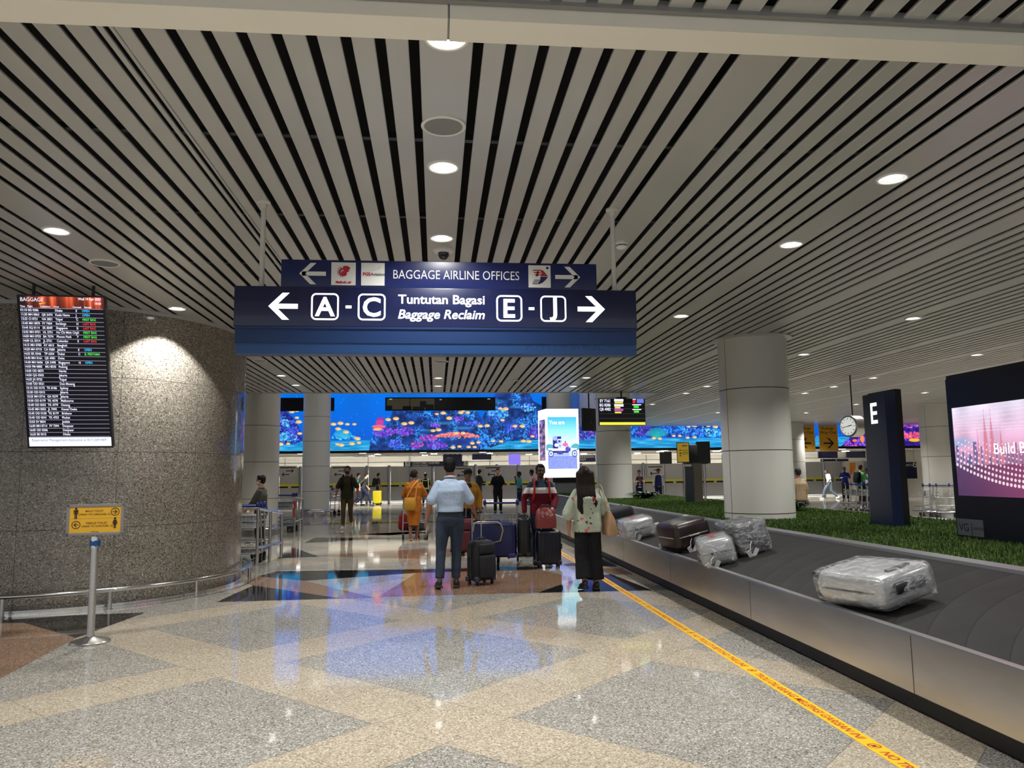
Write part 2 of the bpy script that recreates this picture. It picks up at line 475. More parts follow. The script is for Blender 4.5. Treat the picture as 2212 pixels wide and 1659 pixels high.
for i in range(60):
    a, b = A0+(A1-A0)*i/60, A0+(A1-A0)*(i+1)/60
    r = WR+.035
    p, q = (WCX+r*math.cos(a), WCY+r*math.sin(a)), (WCX+r*math.cos(b), WCY+r*math.sin(b)); p2, q2 = warc(a), warc(b)
    ct.quad((*p,3.555),(*q,3.555),(*q,3.6),(*p,3.6)); ct.quad((*p2,3.555),(*q2,3.555),(*q,3.555),(*p,3.555))
struct(ct, 'trim_2', m_ceil, smooth=40)

# ------------------------------------------------------------------ columns
def column(x, y, label, r=.515, z0=0., z1=ZC, zs=.87, ring=True, flange=True, seam=-163):
    t = thing('column', label, 'column', (x, y, 0), 0, 'round white panelled columns')
    b = MB(); b.lathe([(r, z0), (r, z1)], n=64)
    b.build('shaft', m_white, t, smooth=40)
    j = MB(); z = zs
    while z < z1-.1:
        if z > z0+.05: j.lathe([(r+.0008, z-.006), (r+.0012, z), (r+.0008, z+.006)], n=64)
        z += .953
    a = R_(seam)
    p = (math.cos(a)*(r+.001), math.sin(a)*(r+.001)); e = (-math.sin(a)*.004, math.cos(a)*.004)
    j.quad((p[0]-e[0],p[1]-e[1],z0),(p[0]+e[0],p[1]+e[1],z0),(p[0]+e[0],p[1]+e[1],z1),(p[0]-e[0],p[1]-e[1],z1))
    j.build('joint', m_joint, t)
    if ring:
        k = MB(); k.lathe([(r+.045,0),(r+.045,.24),(r+.03,.27),(r,.28)], n=64); k.lathe([(r+.06,.16),(r+.075,.18),(r+.06,.2)], n=64)
        k.build('base_ring', m_steel, t, smooth=40)
    if flange:
        k = MB(); k.lathe([(r+.005,z1-.03),(r+.085,z1-.012),(r+.085,z1-.002),(r,z1)], n=64); k.build('ceiling_collar', m_ceil, t, smooth=40)
    return t
NEARCOL = (5.02, 11.62)
column(*NEARCOL, 'white panelled column on the turf closest to the camera', z0=.784, r=.53, ring=False)
c = D(1326, 1000, 21.9); column(c.x, c.y, 'white column behind the hanging three-flight screen', z0=.784, z1=7.3, zs=.80, ring=False, flange=False)
c = D(558, 1000, 21.0); column(c.x, c.y, 'white column behind the trolley pens next to the curved granite wall', z1=7.3, zs=.0, flange=False, r=.53)
c = D(683, 1000, 30.4); column(c.x, c.y, 'slim white column with steel base ring behind the man in olive shirt', z1=7.3, zs=.0, flange=False, r=.52)
c = D(1209, 1000, 31.0); column(c.x, c.y, 'grey-lit column rising behind the lit advertising tower', z1=7.3, zs=.1, flange=False, r=.5)
c = D(1713, 1000, 32.2); column(c.x, c.y, 'distant column behind the person in the checked shirt', zs=.0, r=.51)
c = D(2031, 1000, 23.2); column(c.x, c.y, 'white column standing between the E pillar and the large screen', zs=.0, r=.53)

# ------------------------------------------------------------------ downlights
m_lens = M('lamp_lens', (.9,.9,.9), rough=.3, emit=(1,.97,.92), es=9)
m_refl = M('lamp_reflector', (.85,.85,.84), rough=.15, metal=.6, emit=(1,.97,.92), es=.75)
m_trimw = M('lamp_trim_white', (.80,.80,.78), rough=.4)
def mk_light(label, loc):
    t = thing('downlight', label, 'downlight', loc, 0, 'round recessed ceiling downlights')
    a = MB(); a.lathe([(.1125,0),(.1125,-.006),(.106,-.013),(.096,-.011),(.094,-.004)], n=36, caps=False); a.build('trim_ring', m_trimw, t, smooth=50)
    b = MB(); b.lathe([(.095,-.005),(.062,-.0015)], n=36, caps=False); b.build('reflector', m_refl, t, smooth=50)
    c = MB(); c.lathe([(.063,-.002),(.045,-.007),(.0,-.010)], n=28); c.build('lens', m_lens, t, smooth=60)
    return t
proto_light = None
ORD = ['first', 'second', 'third', 'fourth', 'fifth', 'sixth', 'seventh', 'eighth', 'ninth']
rows = [
    ('on the wide slat above the walkway', .05, [3.475, 5.04, 6.62, 9.85, 13.05, 16.5, 18.0], [-2.5, -.6, 1.3]),
    ('above the carousel belt', 3.29, [5.02, 6.62, 9.85, 13.05, 16.43, 18.06], [-2.5, -.6, 1.3]),
    ('above the turf island', 6.62, [9.87, 13.08, 18.08, 19.68, 22.88], [6.6, -.6, 3]),
    ('past the turf island', 9.95, [13.05, 16.44, 18.19, 19.72, 26.2], [6.6, 3]),
    ('nearest the wall beyond the carousels', 13.35, [19.64, 23.1, 26.46], [13.0, 9.8]),
    ('beside the curved granite wall', -3.2, [6.62, 9.67, 13.3, 16.12, 17.8], [-.6, 1.3, 3.6]),
]
for nm, X, ys, hid in rows:
    for i, yv in enumerate(ys):
        lab = f'round downlight {nm}, {ORD[i]} along from the cream ceiling strip'
        if proto_light is None: proto_light = mk_light(lab, (X, yv, ZC)); o = proto_light
        else: o = dup(proto_light, (X, yv, ZC), label=lab)
        spot((X, yv, ZC-.03), DOWN_W*(1.5 if X == -3.2 and yv == 9.67 else 1.7 if X > 6 else 1), *((R_(108), .12) if X == -3.2 and yv == 9.67 else ()))
    for yv in hid: spot((X, yv, ZC-.03), DOWN_W*(1.5 if X > 6 else 1))
for X, yv in ((16.6,9.8),(16.6,13),(16.6,16.4),(17.5,20.5),(19.5,25),(22.5,29.5),(16.6,31.5),(12.2,31.6),(8.2,31.4)):
    spot((X, yv, ZC-.03), DOWN_W*1.7)  # extra spots without fixtures, added to brighten the hall past the island
# ceiling speakers, detectors, camera dome
def speaker(x, y, label, r=.15):
    t = thing('ceiling_speaker', label, 'speaker', (x, y, ZC), 0, 'round ceiling speakers')
    a = MB(); a.lathe([(r,0),(r,-.008),(r-.012,-.014),(r-.02,-.008)], n=40, caps=False); a.build('rim', m_trimw, t, smooth=50)
    b = MB(); b.lathe([(r-.016,-.007),(.0,-.010)], n=40); b.build('grille', M('speaker_mesh', (.22,.22,.22), rough=.7, var=.3, vscale=300), t)
speaker(.045, 4.42, 'grey round speaker on the wide centre slat nearest the cream strip', .135)
speaker(-3.22, 7.62, 'grey round speaker near the granite wall above the arrivals screen', .14)
speaker(.09, 14.07, 'small round speaker seen just under the hanging sign', .14)
speaker(-3.16, 14.0, 'round speaker on the ceiling beside the far end of the granite wall', .13)
def smoke(x, y, label):
    t = thing('smoke_detector', label, 'smoke detector', (x, y, ZC), 0, 'white smoke detectors')
    a = MB(); a.lathe([(.055,0),(.055,-.016),(.05,-.02),(.05,-.05),(.035,-.062),(.0,-.064)], n=28); a.build('housing', m_trimw, t, smooth=40)
    b = MB(); b.lathe([(.0505,-.030),(.0508,-.034),(.0505,-.038)], n=28); b.build('slot', m_matblack, t)
smoke(1.69, 6.66, 'white smoke detector beside the hanger pole of the blue sign')
smoke(1.74, 16.56, 'small detector on the ceiling past the sign, nearer one')
smoke(1.74, 18.8, 'small detector at the far edge of the slatted ceiling')
t = thing('dome_camera', 'white dome security camera on the wide slat above the blue sign', 'camera', (.07, 7.0, ZC))
a = MB(); a.lathe([(.10,0),(.10,-.01),(.092,-.022),(.06,-.03),(.0,-.03)], n=36); a.build('mount', m_trimw, t, smooth=40)
a = MB(); a.lathe([(.052,-.03),(.05,-.055),(.036,-.08),(.018,-.092),(.0,-.095)], n=28); a.build('dome', M('smoked_dome', (.02,.02,.022), rough=.05), t, smooth=60)
# lights under the low far ceiling and in the customs zone
lo_proto = None
def far_light(x, y, lab):
    global lo_proto
    if lo_proto is None:
        lo_proto = thing('far_downlight', lab, 'downlight', (x, y, 2.57), 0, 'downlights over the customs hall')
        a = MB(); a.b2((-.15,-.15,-.012),(.15,.15,.02)); a.build('lens', M('far_lamp', (.9,.9,.9), emit=(1,.98,.93), es=5), lo_proto)
    else: dup(lo_proto, (x, y, 2.57), label=lab)
zone = [(-9,'behind the trolley pens'),(-6.2,'beyond the slim column'),(-3.4,'over the yellow case'),(-.6,'over the orange-robed monk'),(2.2,'over the man in black polo'),(5,'past the lit advert tower'),(8,'over the airline staff'),(11,'past the kiosk'),(14,'beyond the big column'),(17,'over the way-out banners'),(20,'over the man with a backpack'),(23,'beyond the E pillar')]
for i, (x, wh) in enumerate(zone):
    for j, yv in enumerate((36.2, 38.6, 41.2)):
        far_light(x+.5*(j % 2), yv, f'small square downlight of the far low ceiling {wh}, {["front","middle","rear"][j]} row')
    spot((x, 38.4, 2.5), 600, R_(150), .6, .15)
    spot((x, 44.9, 2.5), 900, R_(140), .6, .1)
for x in (-8, -4, 0, 4):
    for yv in (20.6, 25, 29.5): spot((x, yv, 7.2), 125, R_(150), .6, .15)  # added spots up in the void, no fixtures, to brighten its columns
# ------------------------------------------------------------------ baggage carousel (sloped pallets round a turfed island)
CX0, CX1, CYE = 2.85, 8.60, 27.0
CC, CR = (CX0+CX1)/2, (CX1-CX0)/2
path = [(CX0, -3.0+i*.5) for i in range(int((CYE+3)/.5)+1)]
path += [(CC-CR*math.cos(PI*i/40), CYE+CR*math.sin(PI*i/40)) for i in range(1, 40)]
path += [(CX1, CYE-i*.5) for i in range(int((CYE+3)/.5)+1)]
def normal(i):
    a = Vector(path[max(i-1, 0)]); b = Vector(path[min(i+1, len(path)-1)]); t = (b-a).normalized()
    return Vector((t.y, -t.x))      # towards the island
def strip(mb, prof, mi=0, closed=False, uv=False):
    n = len(prof); vs = []
    for i, p in enumerate(path):
        nn = normal(i)
        for d, z in prof: vs.append((p[0]+nn.x*d, p[1]+nn.y*d, z))
    fs = []
    for i in range(len(path)-1):
        for k in range(n-1 if not closed else n): fs.append((i*n+k, (i+1)*n+k, (i+1)*n+(k+1) % n, i*n+(k+1) % n))
    mb.add(vs, fs, mi)
car = thing('baggage_carousel', 'long stainless steel baggage carousel with dark sloped belt around turf', 'baggage carousel', (0, 0, 0))
b = MB(); strip(b, [(.16, 0), (.13, .02), (.13, .20)]); b.build('kick_base', M('kick_black', (.012,.012,.013), rough=.5), car)
m_skirt = M('skirt_steel', (.62,.60,.56), rough=.34, metal=1, var=.22, vscale=2.5, aniso=(1,.5,2.2), bump=.04, bscale=9)
b = MB(); strip(b, [(.13, .17), (.006, .165), (0, .17), (0, .505), (.006, .522), (.055, .524), (.07, .515), (.07, .49)]); b.build('skirt', m_skirt, car, smooth=35)
b = MB()
for i in range(0, 5): b.b2((2.8485, 2.1+i*2.4, .17), (2.8495, 2.104+i*2.4, .505))
b.build('skirt_seam', m_joint, car)
# belt with overlapping crescent plates
mb_ = bpy.data.materials.new('belt_rubber'); mb_.use_nodes = True; nt = mb_.node_tree; bs = nt.nodes['Principled BSDF']
bs.inputs['Roughness'].default_value = .7; bs.inputs['Specular IOR Level'].default_value = .12
uvn = nt.nodes.new('ShaderNodeUVMap'); uvn.uv_map = 'uv'; sx = nt.nodes.new('ShaderNodeSeparateXYZ'); nt.links.new(uvn.outputs[0], sx.inputs[0])
def mth(op, a, b2=None, c2=None):
    n = nt.nodes.new('ShaderNodeMath'); n.operation = op
    for i, v in enumerate((a, b2, c2)):
        if v is None: continue
        if isinstance(v, (int, float)): n.inputs[i].default_value = v
        else: nt.links.new(v, n.inputs[i])
    return n.outputs[0]
d2 = mth('MULTIPLY', mth('MULTIPLY', mth('SUBTRACT', 1.2, sx.outputs[1]), mth('SUBTRACT', 1.2, sx.outputs[1])), .55)
fr = mth('FRACT', mth('DIVIDE', mth('ADD', sx.outputs[0], d2), .34))
no = nt.nodes.new('ShaderNodeTexNoise'); no.inputs['Scale'].default_value = 5; no.inputs['Detail'].default_value = 5
tc = nt.nodes.new('ShaderNodeTexCoord'); nt.links.new(tc.outputs['Object'], no.inputs['Vector'])
rp = nt.nodes.new('ShaderNodeValToRGB'); e = rp.color_ramp.elements
e[0].position = 0; e[0].color = (.012,.012,.012,1); e[1].position = 1; e[1].color = (.032,.031,.030,1)
k = e.new(.05); k.color = (.027,.026,.025,1); k = e.new(.6); k.color = (.028,.027,.026,1)
nt.links.new(fr, rp.inputs[0])
mr = nt.nodes.new('ShaderNodeMapRange'); mr.inputs['To Min'].default_value = .75; mr.inputs['To Max'].default_value = 1.25; nt.links.new(no.outputs['Fac'], mr.inputs['Value'])
mx = nt.nodes.new('ShaderNodeMix'); mx.data_type = 'RGBA'; mx.blend_type = 'MULTIPLY'; mx.inputs[0].default_value = 1
nt.links.new(rp.outputs[0], mx.inputs[6]); nt.links.new(mr.outputs[0], mx.inputs[7]); nt.links.new(mx.outputs[2], bs.inputs['Base Color'])
bpn = nt.nodes.new('ShaderNodeBump'); bpn.inputs['Strength'].default_value = .5; bpn.inputs['Distance'].default_value = .012
nt.links.new(fr, bpn.inputs['Height']); nt.links.new(bpn.outputs[0], bs.inputs['Normal'])
prof = [(.07+1.17*i/6, .49+.27*i/6) for i in range(7)]
me = bpy.data.meshes.new('belt'); vs = []; uvs = []; s_ = 0
for i, p in enumerate(path):
    if i: s_ += (Vector(p)-Vector(path[i-1])).length
    nn = normal(i)
    for d, z in prof: vs.append((p[0]+nn.x*d, p[1]+nn.y*d, z)); uvs.append((s_, d))
fs = [(i*7+k, (i+1)*7+k, (i+1)*7+k+1, i*7+k+1) for i in range(len(path)-1) for k in range(6)]
me.from_pydata(vs, [], fs); me.materials.append(mb_); ul = me.uv_layers.new(name='uv')
for lp in me.loops: ul.data[lp.index].uv = uvs[lp.vertex_index]
o = bpy.data.objects.new('belt', me); COL.objects.link(o); o.parent = car
b = MB(); strip(b, [(1.24, .757), (1.245, .785), (1.34, .80), (1.36, .78)]); b.build('inner_trim', M('inner_trim_grey', (.20,.20,.205), rough=.42, metal=.5), car, smooth=40)
def belt_z(x): return .49+.27*min(max((x-CX0-.07)/1.17, 0), 1)

# artificial turf on the island
IX0, IX1 = CX0+1.362, CX1-1.362
def in_island(x, y):
    if y <= CYE: return IX0 < x < IX1
    return (x-CC)**2+(y-CYE)**2 < (CR-1.34)**2
tf = MB()
out = [(IX0, -3.0), (IX1, -3.0), (IX1, CYE)]+[(CC+(CR-1.34)*math.cos(PI*i/24), CYE+(CR-1.34)*math.sin(PI*i/24)) for i in range(1, 24)]+[(IX0, CYE)]
tf.poly([(x, y, .782) for x, y in out], 0)
n = 90000
ys = 2.5+(rng.random(n)**2.0)*26.0
xs = IX0+.01+rng.random(n)*(IX1-IX0-.02)
_c3 = D(1326, 1000, 21.9)
def free(x, y):
    if (x-NEARCOL[0])**2+(y-NEARCOL[1])**2 < .56**2 or (x-_c3.x)**2+(y-_c3.y)**2 < .54**2: return False
    for x0, x1, y0, y1 in ((5.99,6.48,18.05,18.38),(5.72,5.99,9.2,9.86),(5.48,5.94,4.58,7.75),(4.3,5.4,27.9,28.6)):
        if x0 < x < x1 and y0 < y < y1: return False
    return True
keep = np.array([in_island(a, c) and free(a, c) for a, c in zip(xs, ys)]); xs, ys = xs[keep], ys[keep]; n = len(xs)
ang = rng.random(n)*2*PI; hgt = .022+.022*rng.random(n); wd = (.0035+.003*rng.random(n))*(1+ys/12)
lean = (rng.random((n, 2))-.5)*.03
V = np.empty((n, 3, 3))
V[:, 0] = np.c_[xs-np.cos(ang)*wd, ys-np.sin(ang)*wd, np.full(n, .78)]
V[:, 1] = np.c_[xs+np.cos(ang)*wd, ys+np.sin(ang)*wd, np.full(n, .78)]
V[:, 2] = np.c_[xs+lean[:, 0], ys+lean[:, 1], .78+hgt]
b0 = len(tf.v); tf.v += [tuple(v) for v in V.reshape(-1, 3)]
tf.f += [(b0+3*i, b0+3*i+1, b0+3*i+2) for i in range(n)]; tf.mi += [int(q) for q in rng.integers(1, 4, n)]
o = tf.build('artificial_turf', [M('turf_base', (.030,.055,.012), rough=.9, var=.35, vscale=2.5), M('turf_blade_mid', (.055,.10,.022), rough=.8, spec=.1),
     M('turf_blade_light', (.10,.16,.04), rough=.8, spec=.1), M('turf_blade_dark', (.028,.06,.012), rough=.8, spec=.1)])
tag(o, 'bright green artificial turf covering the island inside the carousel', 'artificial grass', kind='stuff')

# yellow floor tape
tape = thing('floor_tape', 'yellow floor tape with red warning lettering running beside the carousel', 'floor tape', (2.385, 0, .002))
b = MB(); b.b2((-.05, 2.4, -.0012), (.05, 26.0, .0004)); b.build('strip', M('tape_yellow', rgb(243,196,22), rough=.35), tape)
m_tred = M('tape_red', rgb(186,44,22), rough=.5)
yy = 2.88
k = 0
while yy < 15:
    body = ['NO TROLLEYS BEYOND THIS LINE', 'TROLI DILARANG MELEPASI GARISAN INI'][k % 2]
    tx = text(body, .074, 'LEFT', bold=.0012, shear=.18, wide=1.05)
    L = max(v[0] for v in tx.v)
    LT = MB(); RG = MB()
    # reads with its baseline towards the walkway, running away from the camera
    LT.join(tx, mt=Matrix.Translation((.026, yy+L, .0012)) @ Matrix.Rotation(-PI/2, 4, 'Z') @ Matrix.Translation((0, -.052, 0)))
    yc = yy+L+.085
    ringp = [(.0+.036*math.cos(2*PI*i/20), yc+.036*math.sin(2*PI*i/20), .0012) for i in range(20)]
    for i in range(20):
        a, c = ringp[i], ringp[(i+1) % 20]
        f = .82; RG.quad(a, c, (c[0]*f, yc+(c[1]-yc)*f, .0012), (a[0]*f, yc+(a[1]-yc)*f, .0012), 0)
    RG.quad((-.012, yc-.014, .0014), (.014, yc-.014, .0014), (.010, yc+.012, .0014), (-.016, yc+.012, .0014), 1)
    RG.quad((.022, yc-.030, .0015), (.030, yc-.026, .0015), (-.022, yc+.030, .0015), (-.030, yc+.026, .0015), 0)
    LT.build('lettering', m_tred, tape); RG.build('no_trolley_symbol', [m_tred, m_matblack], tape)
    yy += L+.2; k += 1
# ------------------------------------------------------------------ big hanging direction sign
m_lit = M('backlit_white', (.9,.9,.9), rough=.4, emit=(1,.99,.97), es=1.25)
m_letter = M('vinyl_white', rgb(228,228,224), rough=.45)
m_tile = M('logo_tile_white', rgb(226,226,222), rough=.4)
m_lred = M('logo_red', rgb(176,28,48), rough=.4)
m_lnavy = M('logo_navy', rgb(24,30,74), rough=.4)
SY = 5.72
sg = thing('hanging_sign', 'navy hanging sign reading Tuntutan Bagasi Baggage Reclaim with white arrows', 'sign', (0, SY, 0))
b = MB(); b.b2((-1.49,0,2.612),(1.555,.17,2.918), bev=.006); b.build('reclaim_panel', M('navy_lightbox', rgb(13,22,66), rough=.28, coat=.3), sg, smooth=30)
b = MB(); b.b2((-1.158,.02,2.918),(1.25,.14,3.13), bev=.004); up = b.build('offices_panel', M('navy_board', rgb(15,28,84), rough=.3), sg, smooth=30)
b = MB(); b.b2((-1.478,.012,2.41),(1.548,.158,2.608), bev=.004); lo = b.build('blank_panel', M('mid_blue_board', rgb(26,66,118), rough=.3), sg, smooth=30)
b = MB(); b.b2((-1.482,-.006,2.596),(1.55,.012,2.612)); b.b2((-1.478,.004,2.49),(1.548,.013,2.598)); b.build('upper_strip', M('deep_blue_strip', rgb(17,46,92), rough=.35), lo)  # deeper blue band across the upper half of the blank panel
for px in (-1.312, 1.402):
    b = MB(); b.cyl((px,.08,2.9),(px,.08,3.6),.019,n=18); p = b.build('hanger_pole', M('pole_white', rgb(205,203,196), rough=.35), sg, smooth=40)
    b = MB(); b.lathe([(.05,0),(.05,-.012),(.03,-.022),(.022,-.06)], (px,.08,3.6), n=24); b.build('flange', MATS['pole_white'], p, smooth=40)
def Xp(px): return D(px, 660, SY).x
def put(mb, x, z, y=-.0015, s=1): return mb.xf(face_y(x, y, z))
def box_letter(ch, x0, x1, zc, h):
    r = MB(); w = x1-x0; cx = (x0+x1)/2; t = .0125; R0 = .038; n = 8
    def rr(w2, h2, rad):
        pts = []
        for cxs, cys, a0 in ((1,1,0),(-1,1,90),(-1,-1,180),(1,-1,270)):
            for i in range(n+1):
                a = R_(a0+90*i/n); pts.append((cxs*(w2-rad)+rad*math.cos(a), cys*(h2-rad)+rad*math.sin(a)))
        return pts
    o = rr(w/2, h/2, R0); i_ = rr(w/2-t, h/2-t, R0-t); N = len(o)
    for k in range(N):
        q = (k+1) % N
        r.quad((*o[k],0),(*o[q],0),(*i_[q],0),(*i_[k],0))
    tx = text(ch, .2, bold=.005); hs = [v[1] for v in tx.v]; hc = (max(hs)+min(hs))/2
    xs_ = [v[0] for v in tx.v]; xc = (max(xs_)+min(xs_))/2
    r.join(tx, mt=Matrix.Translation((-xc, -hc, 0)))
    return put(r, cx, zc)
zc = 2.765
for ch, a, c in (('A',672,732),('C',773,833),('E',1072,1128),('J',1167,1223)):
    o = box_letter(ch, Xp(a), Xp(c), zc, .205).build('boxed_letter', m_lit, sg)
for a in (753, 1148):
    b = MB(); x = Xp(a); b.quad((x-.022,-.0015,zc-.012),(x+.022,-.0015,zc-.012),(x+.022,-.0015,zc+.010),(x-.022,-.0015,zc+.010)); b.build('dash', m_lit, sg)
for a, c, lf in ((580,643,True),(1248,1306,False)):
    put(arrow2d(.215,.205,.038,lf), (Xp(a)+Xp(c))/2, zc).build('arrow', m_lit, sg)
tb = text('Tuntutan Bagasi', .105, bold=.004, wide=1.0); wv = max(v[0] for v in tb.v)-min(v[0] for v in tb.v)
W0 = Xp(1047)-Xp(860)
def fit(body, size, W, **k):
    t_ = text(body, size, **k); x0 = min(v[0] for v in t_.v); x1 = max(v[0] for v in t_.v); f = W/(x1-x0)
    t_.v = [((v[0]-(x0+x1)/2)*f, v[1], v[2]) for v in t_.v]; return t_
xc = (Xp(860)+Xp(1047))/2
put(fit('Tuntutan Bagasi', .098, W0, bold=.0016), xc, 2.795).build('lettering', m_lit, sg)
put(fit('Baggage Reclaim', .098, W0, bold=.0016, shear=.22), xc, 2.680).build('lettering', m_lit, sg)
# upper board
zu = 3.022
for a, c, lf in ((645,701,True),(1202,1255,False)):
    put(arrow2d(.197,.165,.032,lf), (Xp(a)+Xp(c))/2, zu, .0185).build('arrow', m_letter, up)
put(fit('BAGGAGE AIRLINE OFFICES', .1, Xp(1123)-Xp(849), bold=-.0006), (Xp(849)+Xp(1123))/2, 2.992, .0185).build('lettering', m_letter, up)
def tile(a, c): 
    b = MB(); b.b2((Xp(a),.012,zu-.088),(Xp(c),.02,zu+.088)); return b.build('logo_tile', m_tile, up), (Xp(a)+Xp(c))/2
# winged red emblem with a lion-like head over a row of feathers
t1, x1 = tile(714, 767); b = MB(); g = MB()
for i in range(7):
    a0 = R_(100+i*24); r0, r1 = .018, .052-.002*i
    pts = []
    for k in range(7):
        f = k/6; a = a0+R_(26)*f; r = r0+(r1-r0)*f; pts.append((-.004+r*math.cos(a), .012+r*math.sin(a)))
    for k in range(6):
        wd_ = .0065*(1-k/7)
        p, q = Vector(pts[k]), Vector(pts[k+1]); nn = Vector((-(q-p).y, (q-p).x)).normalized()*wd_
        b.quad((*(p-nn),0),(*(q-nn*.8),0),(*(q+nn*.8),0),(*(p+nn),0))
b.poly([(.004+.022*math.cos(2*PI*i/16), .002+.022*math.sin(2*PI*i/16), .0004) for i in range(16)])
b.poly([(.0,.06,0),(.028,.062,0),(.048,.05,0),(.05,.036,0),(.036,.03,0),(.044,.02,0),(.026,.012,0),(.006,.02,0),(-.008,.04,0)])
b.join(text('Malindo air', .026, bold=.0012, shear=.25), mt=Matrix.Translation((0,-.074,0)))
put(b, x1, zu, .0105).build('emblem', m_lred, t1)
t2, x2 = tile(779, 830)
b = text('PGS', .034, 'RIGHT', bold=.0016); put(b, x2-.018, zu-.012, .0105).build('emblem', m_lred, t2)
b = text('Aviation', .032, 'LEFT', bold=.0006); put(b, x2-.016, zu-.012, .0105).build('emblem', m_lnavy, t2)
b = MB(); b.poly([(-.04,.025,0),(.03,.042,0),(.055,.06,0),(.05,.042,0),(.0,.028,0)]); put(b, x2, zu, .0108).build('emblem', M('faint_grey', rgb(206,206,206), rough=.5), t2)
t3, x3 = tile(1143, 1191)
r_ = MB(); n_ = MB()
for i, (xx, yy_) in enumerate(((-.034,.048),(-.026,.030),(-.018,.012))):
    r_.quad((xx-.02,yy_-.004,0),(.008,yy_-.004,0),(.012,yy_+.004,0),(xx-.016,yy_+.004,0))
r_.poly([(.0,.054,0),(.03,.046,0),(.05,.022,0),(.066,.002,0),(.008,.002,0),(.016,.03,0)])
r_.quad((-.03,.0,0),(-.012,.0,0),(-.004,.042,0),(-.018,.042,0))
n_.poly([(.006,-.002,0),(.066,-.002,0),(.048,-.026,0),(.02,-.052,0),(-.012,-.058,0),(.004,-.03,0)])
for i, (xx, yy_) in enumerate(((-.046,-.03),(-.054,-.044),(-.058,-.058))):
    n_.quad((xx,yy_-.003,0),(.004,yy_-.003,0),(.006,yy_+.003,0),(xx+.004,yy_+.003,0))
d_ = MB(); d_.poly([(.062+.011*math.cos(2*PI*i/14), .068+.011*math.sin(2*PI*i/14), 0) for i in range(14)]); put(d_, x3, zu, .0105).build('emblem_dot', m_lnavy, t3)
put(r_, x3, zu, .0105).build('emblem', m_lred, t3); put(n_, x3, zu, .0105).build('emblem', m_lnavy, t3)
try:
    gh = fit('\u5927\u4ef6\u884c\u674e\u8ba4\u9886\u5904', .11, Xp(1300)-Xp(1132)); put(gh, (Xp(1132)+Xp(1300))/2, 2.452, .0105).build('ghost_lettering', M('ghost_blue', rgb(22,56,100), rough=.35), lo)
except Exception as ex: print('ghost text', ex)

# ------------------------------------------------------------------ arrivals screen hung in front of the granite wall
fc = [D(36,640,8.42), D(228,643,8.42+.05)]
ax = (fc[1]-fc[0]); yawf = math.atan2(ax.y, ax.x); Wd = .99
top = D(132, 641, 8.5)
fs_ = thing('arrivals_screen', 'tall portrait flight arrivals screen hung before the granite wall', 'screen', (0,0,0))
TILT = R_(16.5)
def fmat():  # local x right, local y up on the screen face
    return Matrix.Translation(top) @ Matrix.Rotation(yawf, 4, 'Z') @ Matrix.Rotation(PI/2+TILT, 4, 'X') @ Matrix.Diagonal((.865, 1, 1, 1))
HS = 1.66
fm = fmat()
b = MB(); b.b2((-Wd/2-.012,-HS-.015,-.07),(Wd/2+.012,.012,-.001), bev=.008); b.xf(fm).build('casing', m_black, fs_, smooth=30)
b = MB(); b.b2((-Wd/2-.012,-HS-.015,-.0011),(-Wd/2,.012,.006)); b.b2((Wd/2,-HS-.015,-.0011),(Wd/2+.012,.012,.006)); b.b2((-Wd/2,0,-.0011),(Wd/2,.012,.006)); b.b2((-Wd/2,-HS-.015,-.0011),(Wd/2,-HS,.006))
b.xf(fm).build('bezel', m_black, fs_)
b = MB(); b.quad((-Wd/2,-HS,0),(Wd/2,-HS,0),(Wd/2,0,0),(-Wd/2,0,0)); disp = b.xf(fm).build('display', M('display_black', (.003,.003,.005), rough=.15, emit=rgb(6,6,20), es=1), fs_)
hh = .128
arr = np.zeros((64, 256, 3))
gx = np.linspace(0, 1, 256)
for i in range(40):
    c0, wd2 = rng.random(), .01+.03*rng.random(); arr += (np.exp(-((gx-c0)/wd2)**2)*rng.random()*.5)[None, :, None]*np.array([.75,.36,.22])
arr += np.array([.42,.13,.07]); arr *= (np.clip(gx*5-.05, .08, 1))[None, :, None]; arr *= np.linspace(.72, 1.05, 64)[:, None, None]
m_head = image_mat('screen_header_picture', arr, 1.0)
b = MB(); b.quad((-Wd/2,-hh,.001),(Wd/2,-hh,.001),(Wd/2,0,.001),(-Wd/2,0,.001))
b.build('header_band', m_head, fs_, uvf=lambda co: ((co.x+Wd/2)/Wd, (co.y+hh)/hh)).matrix_world = fm
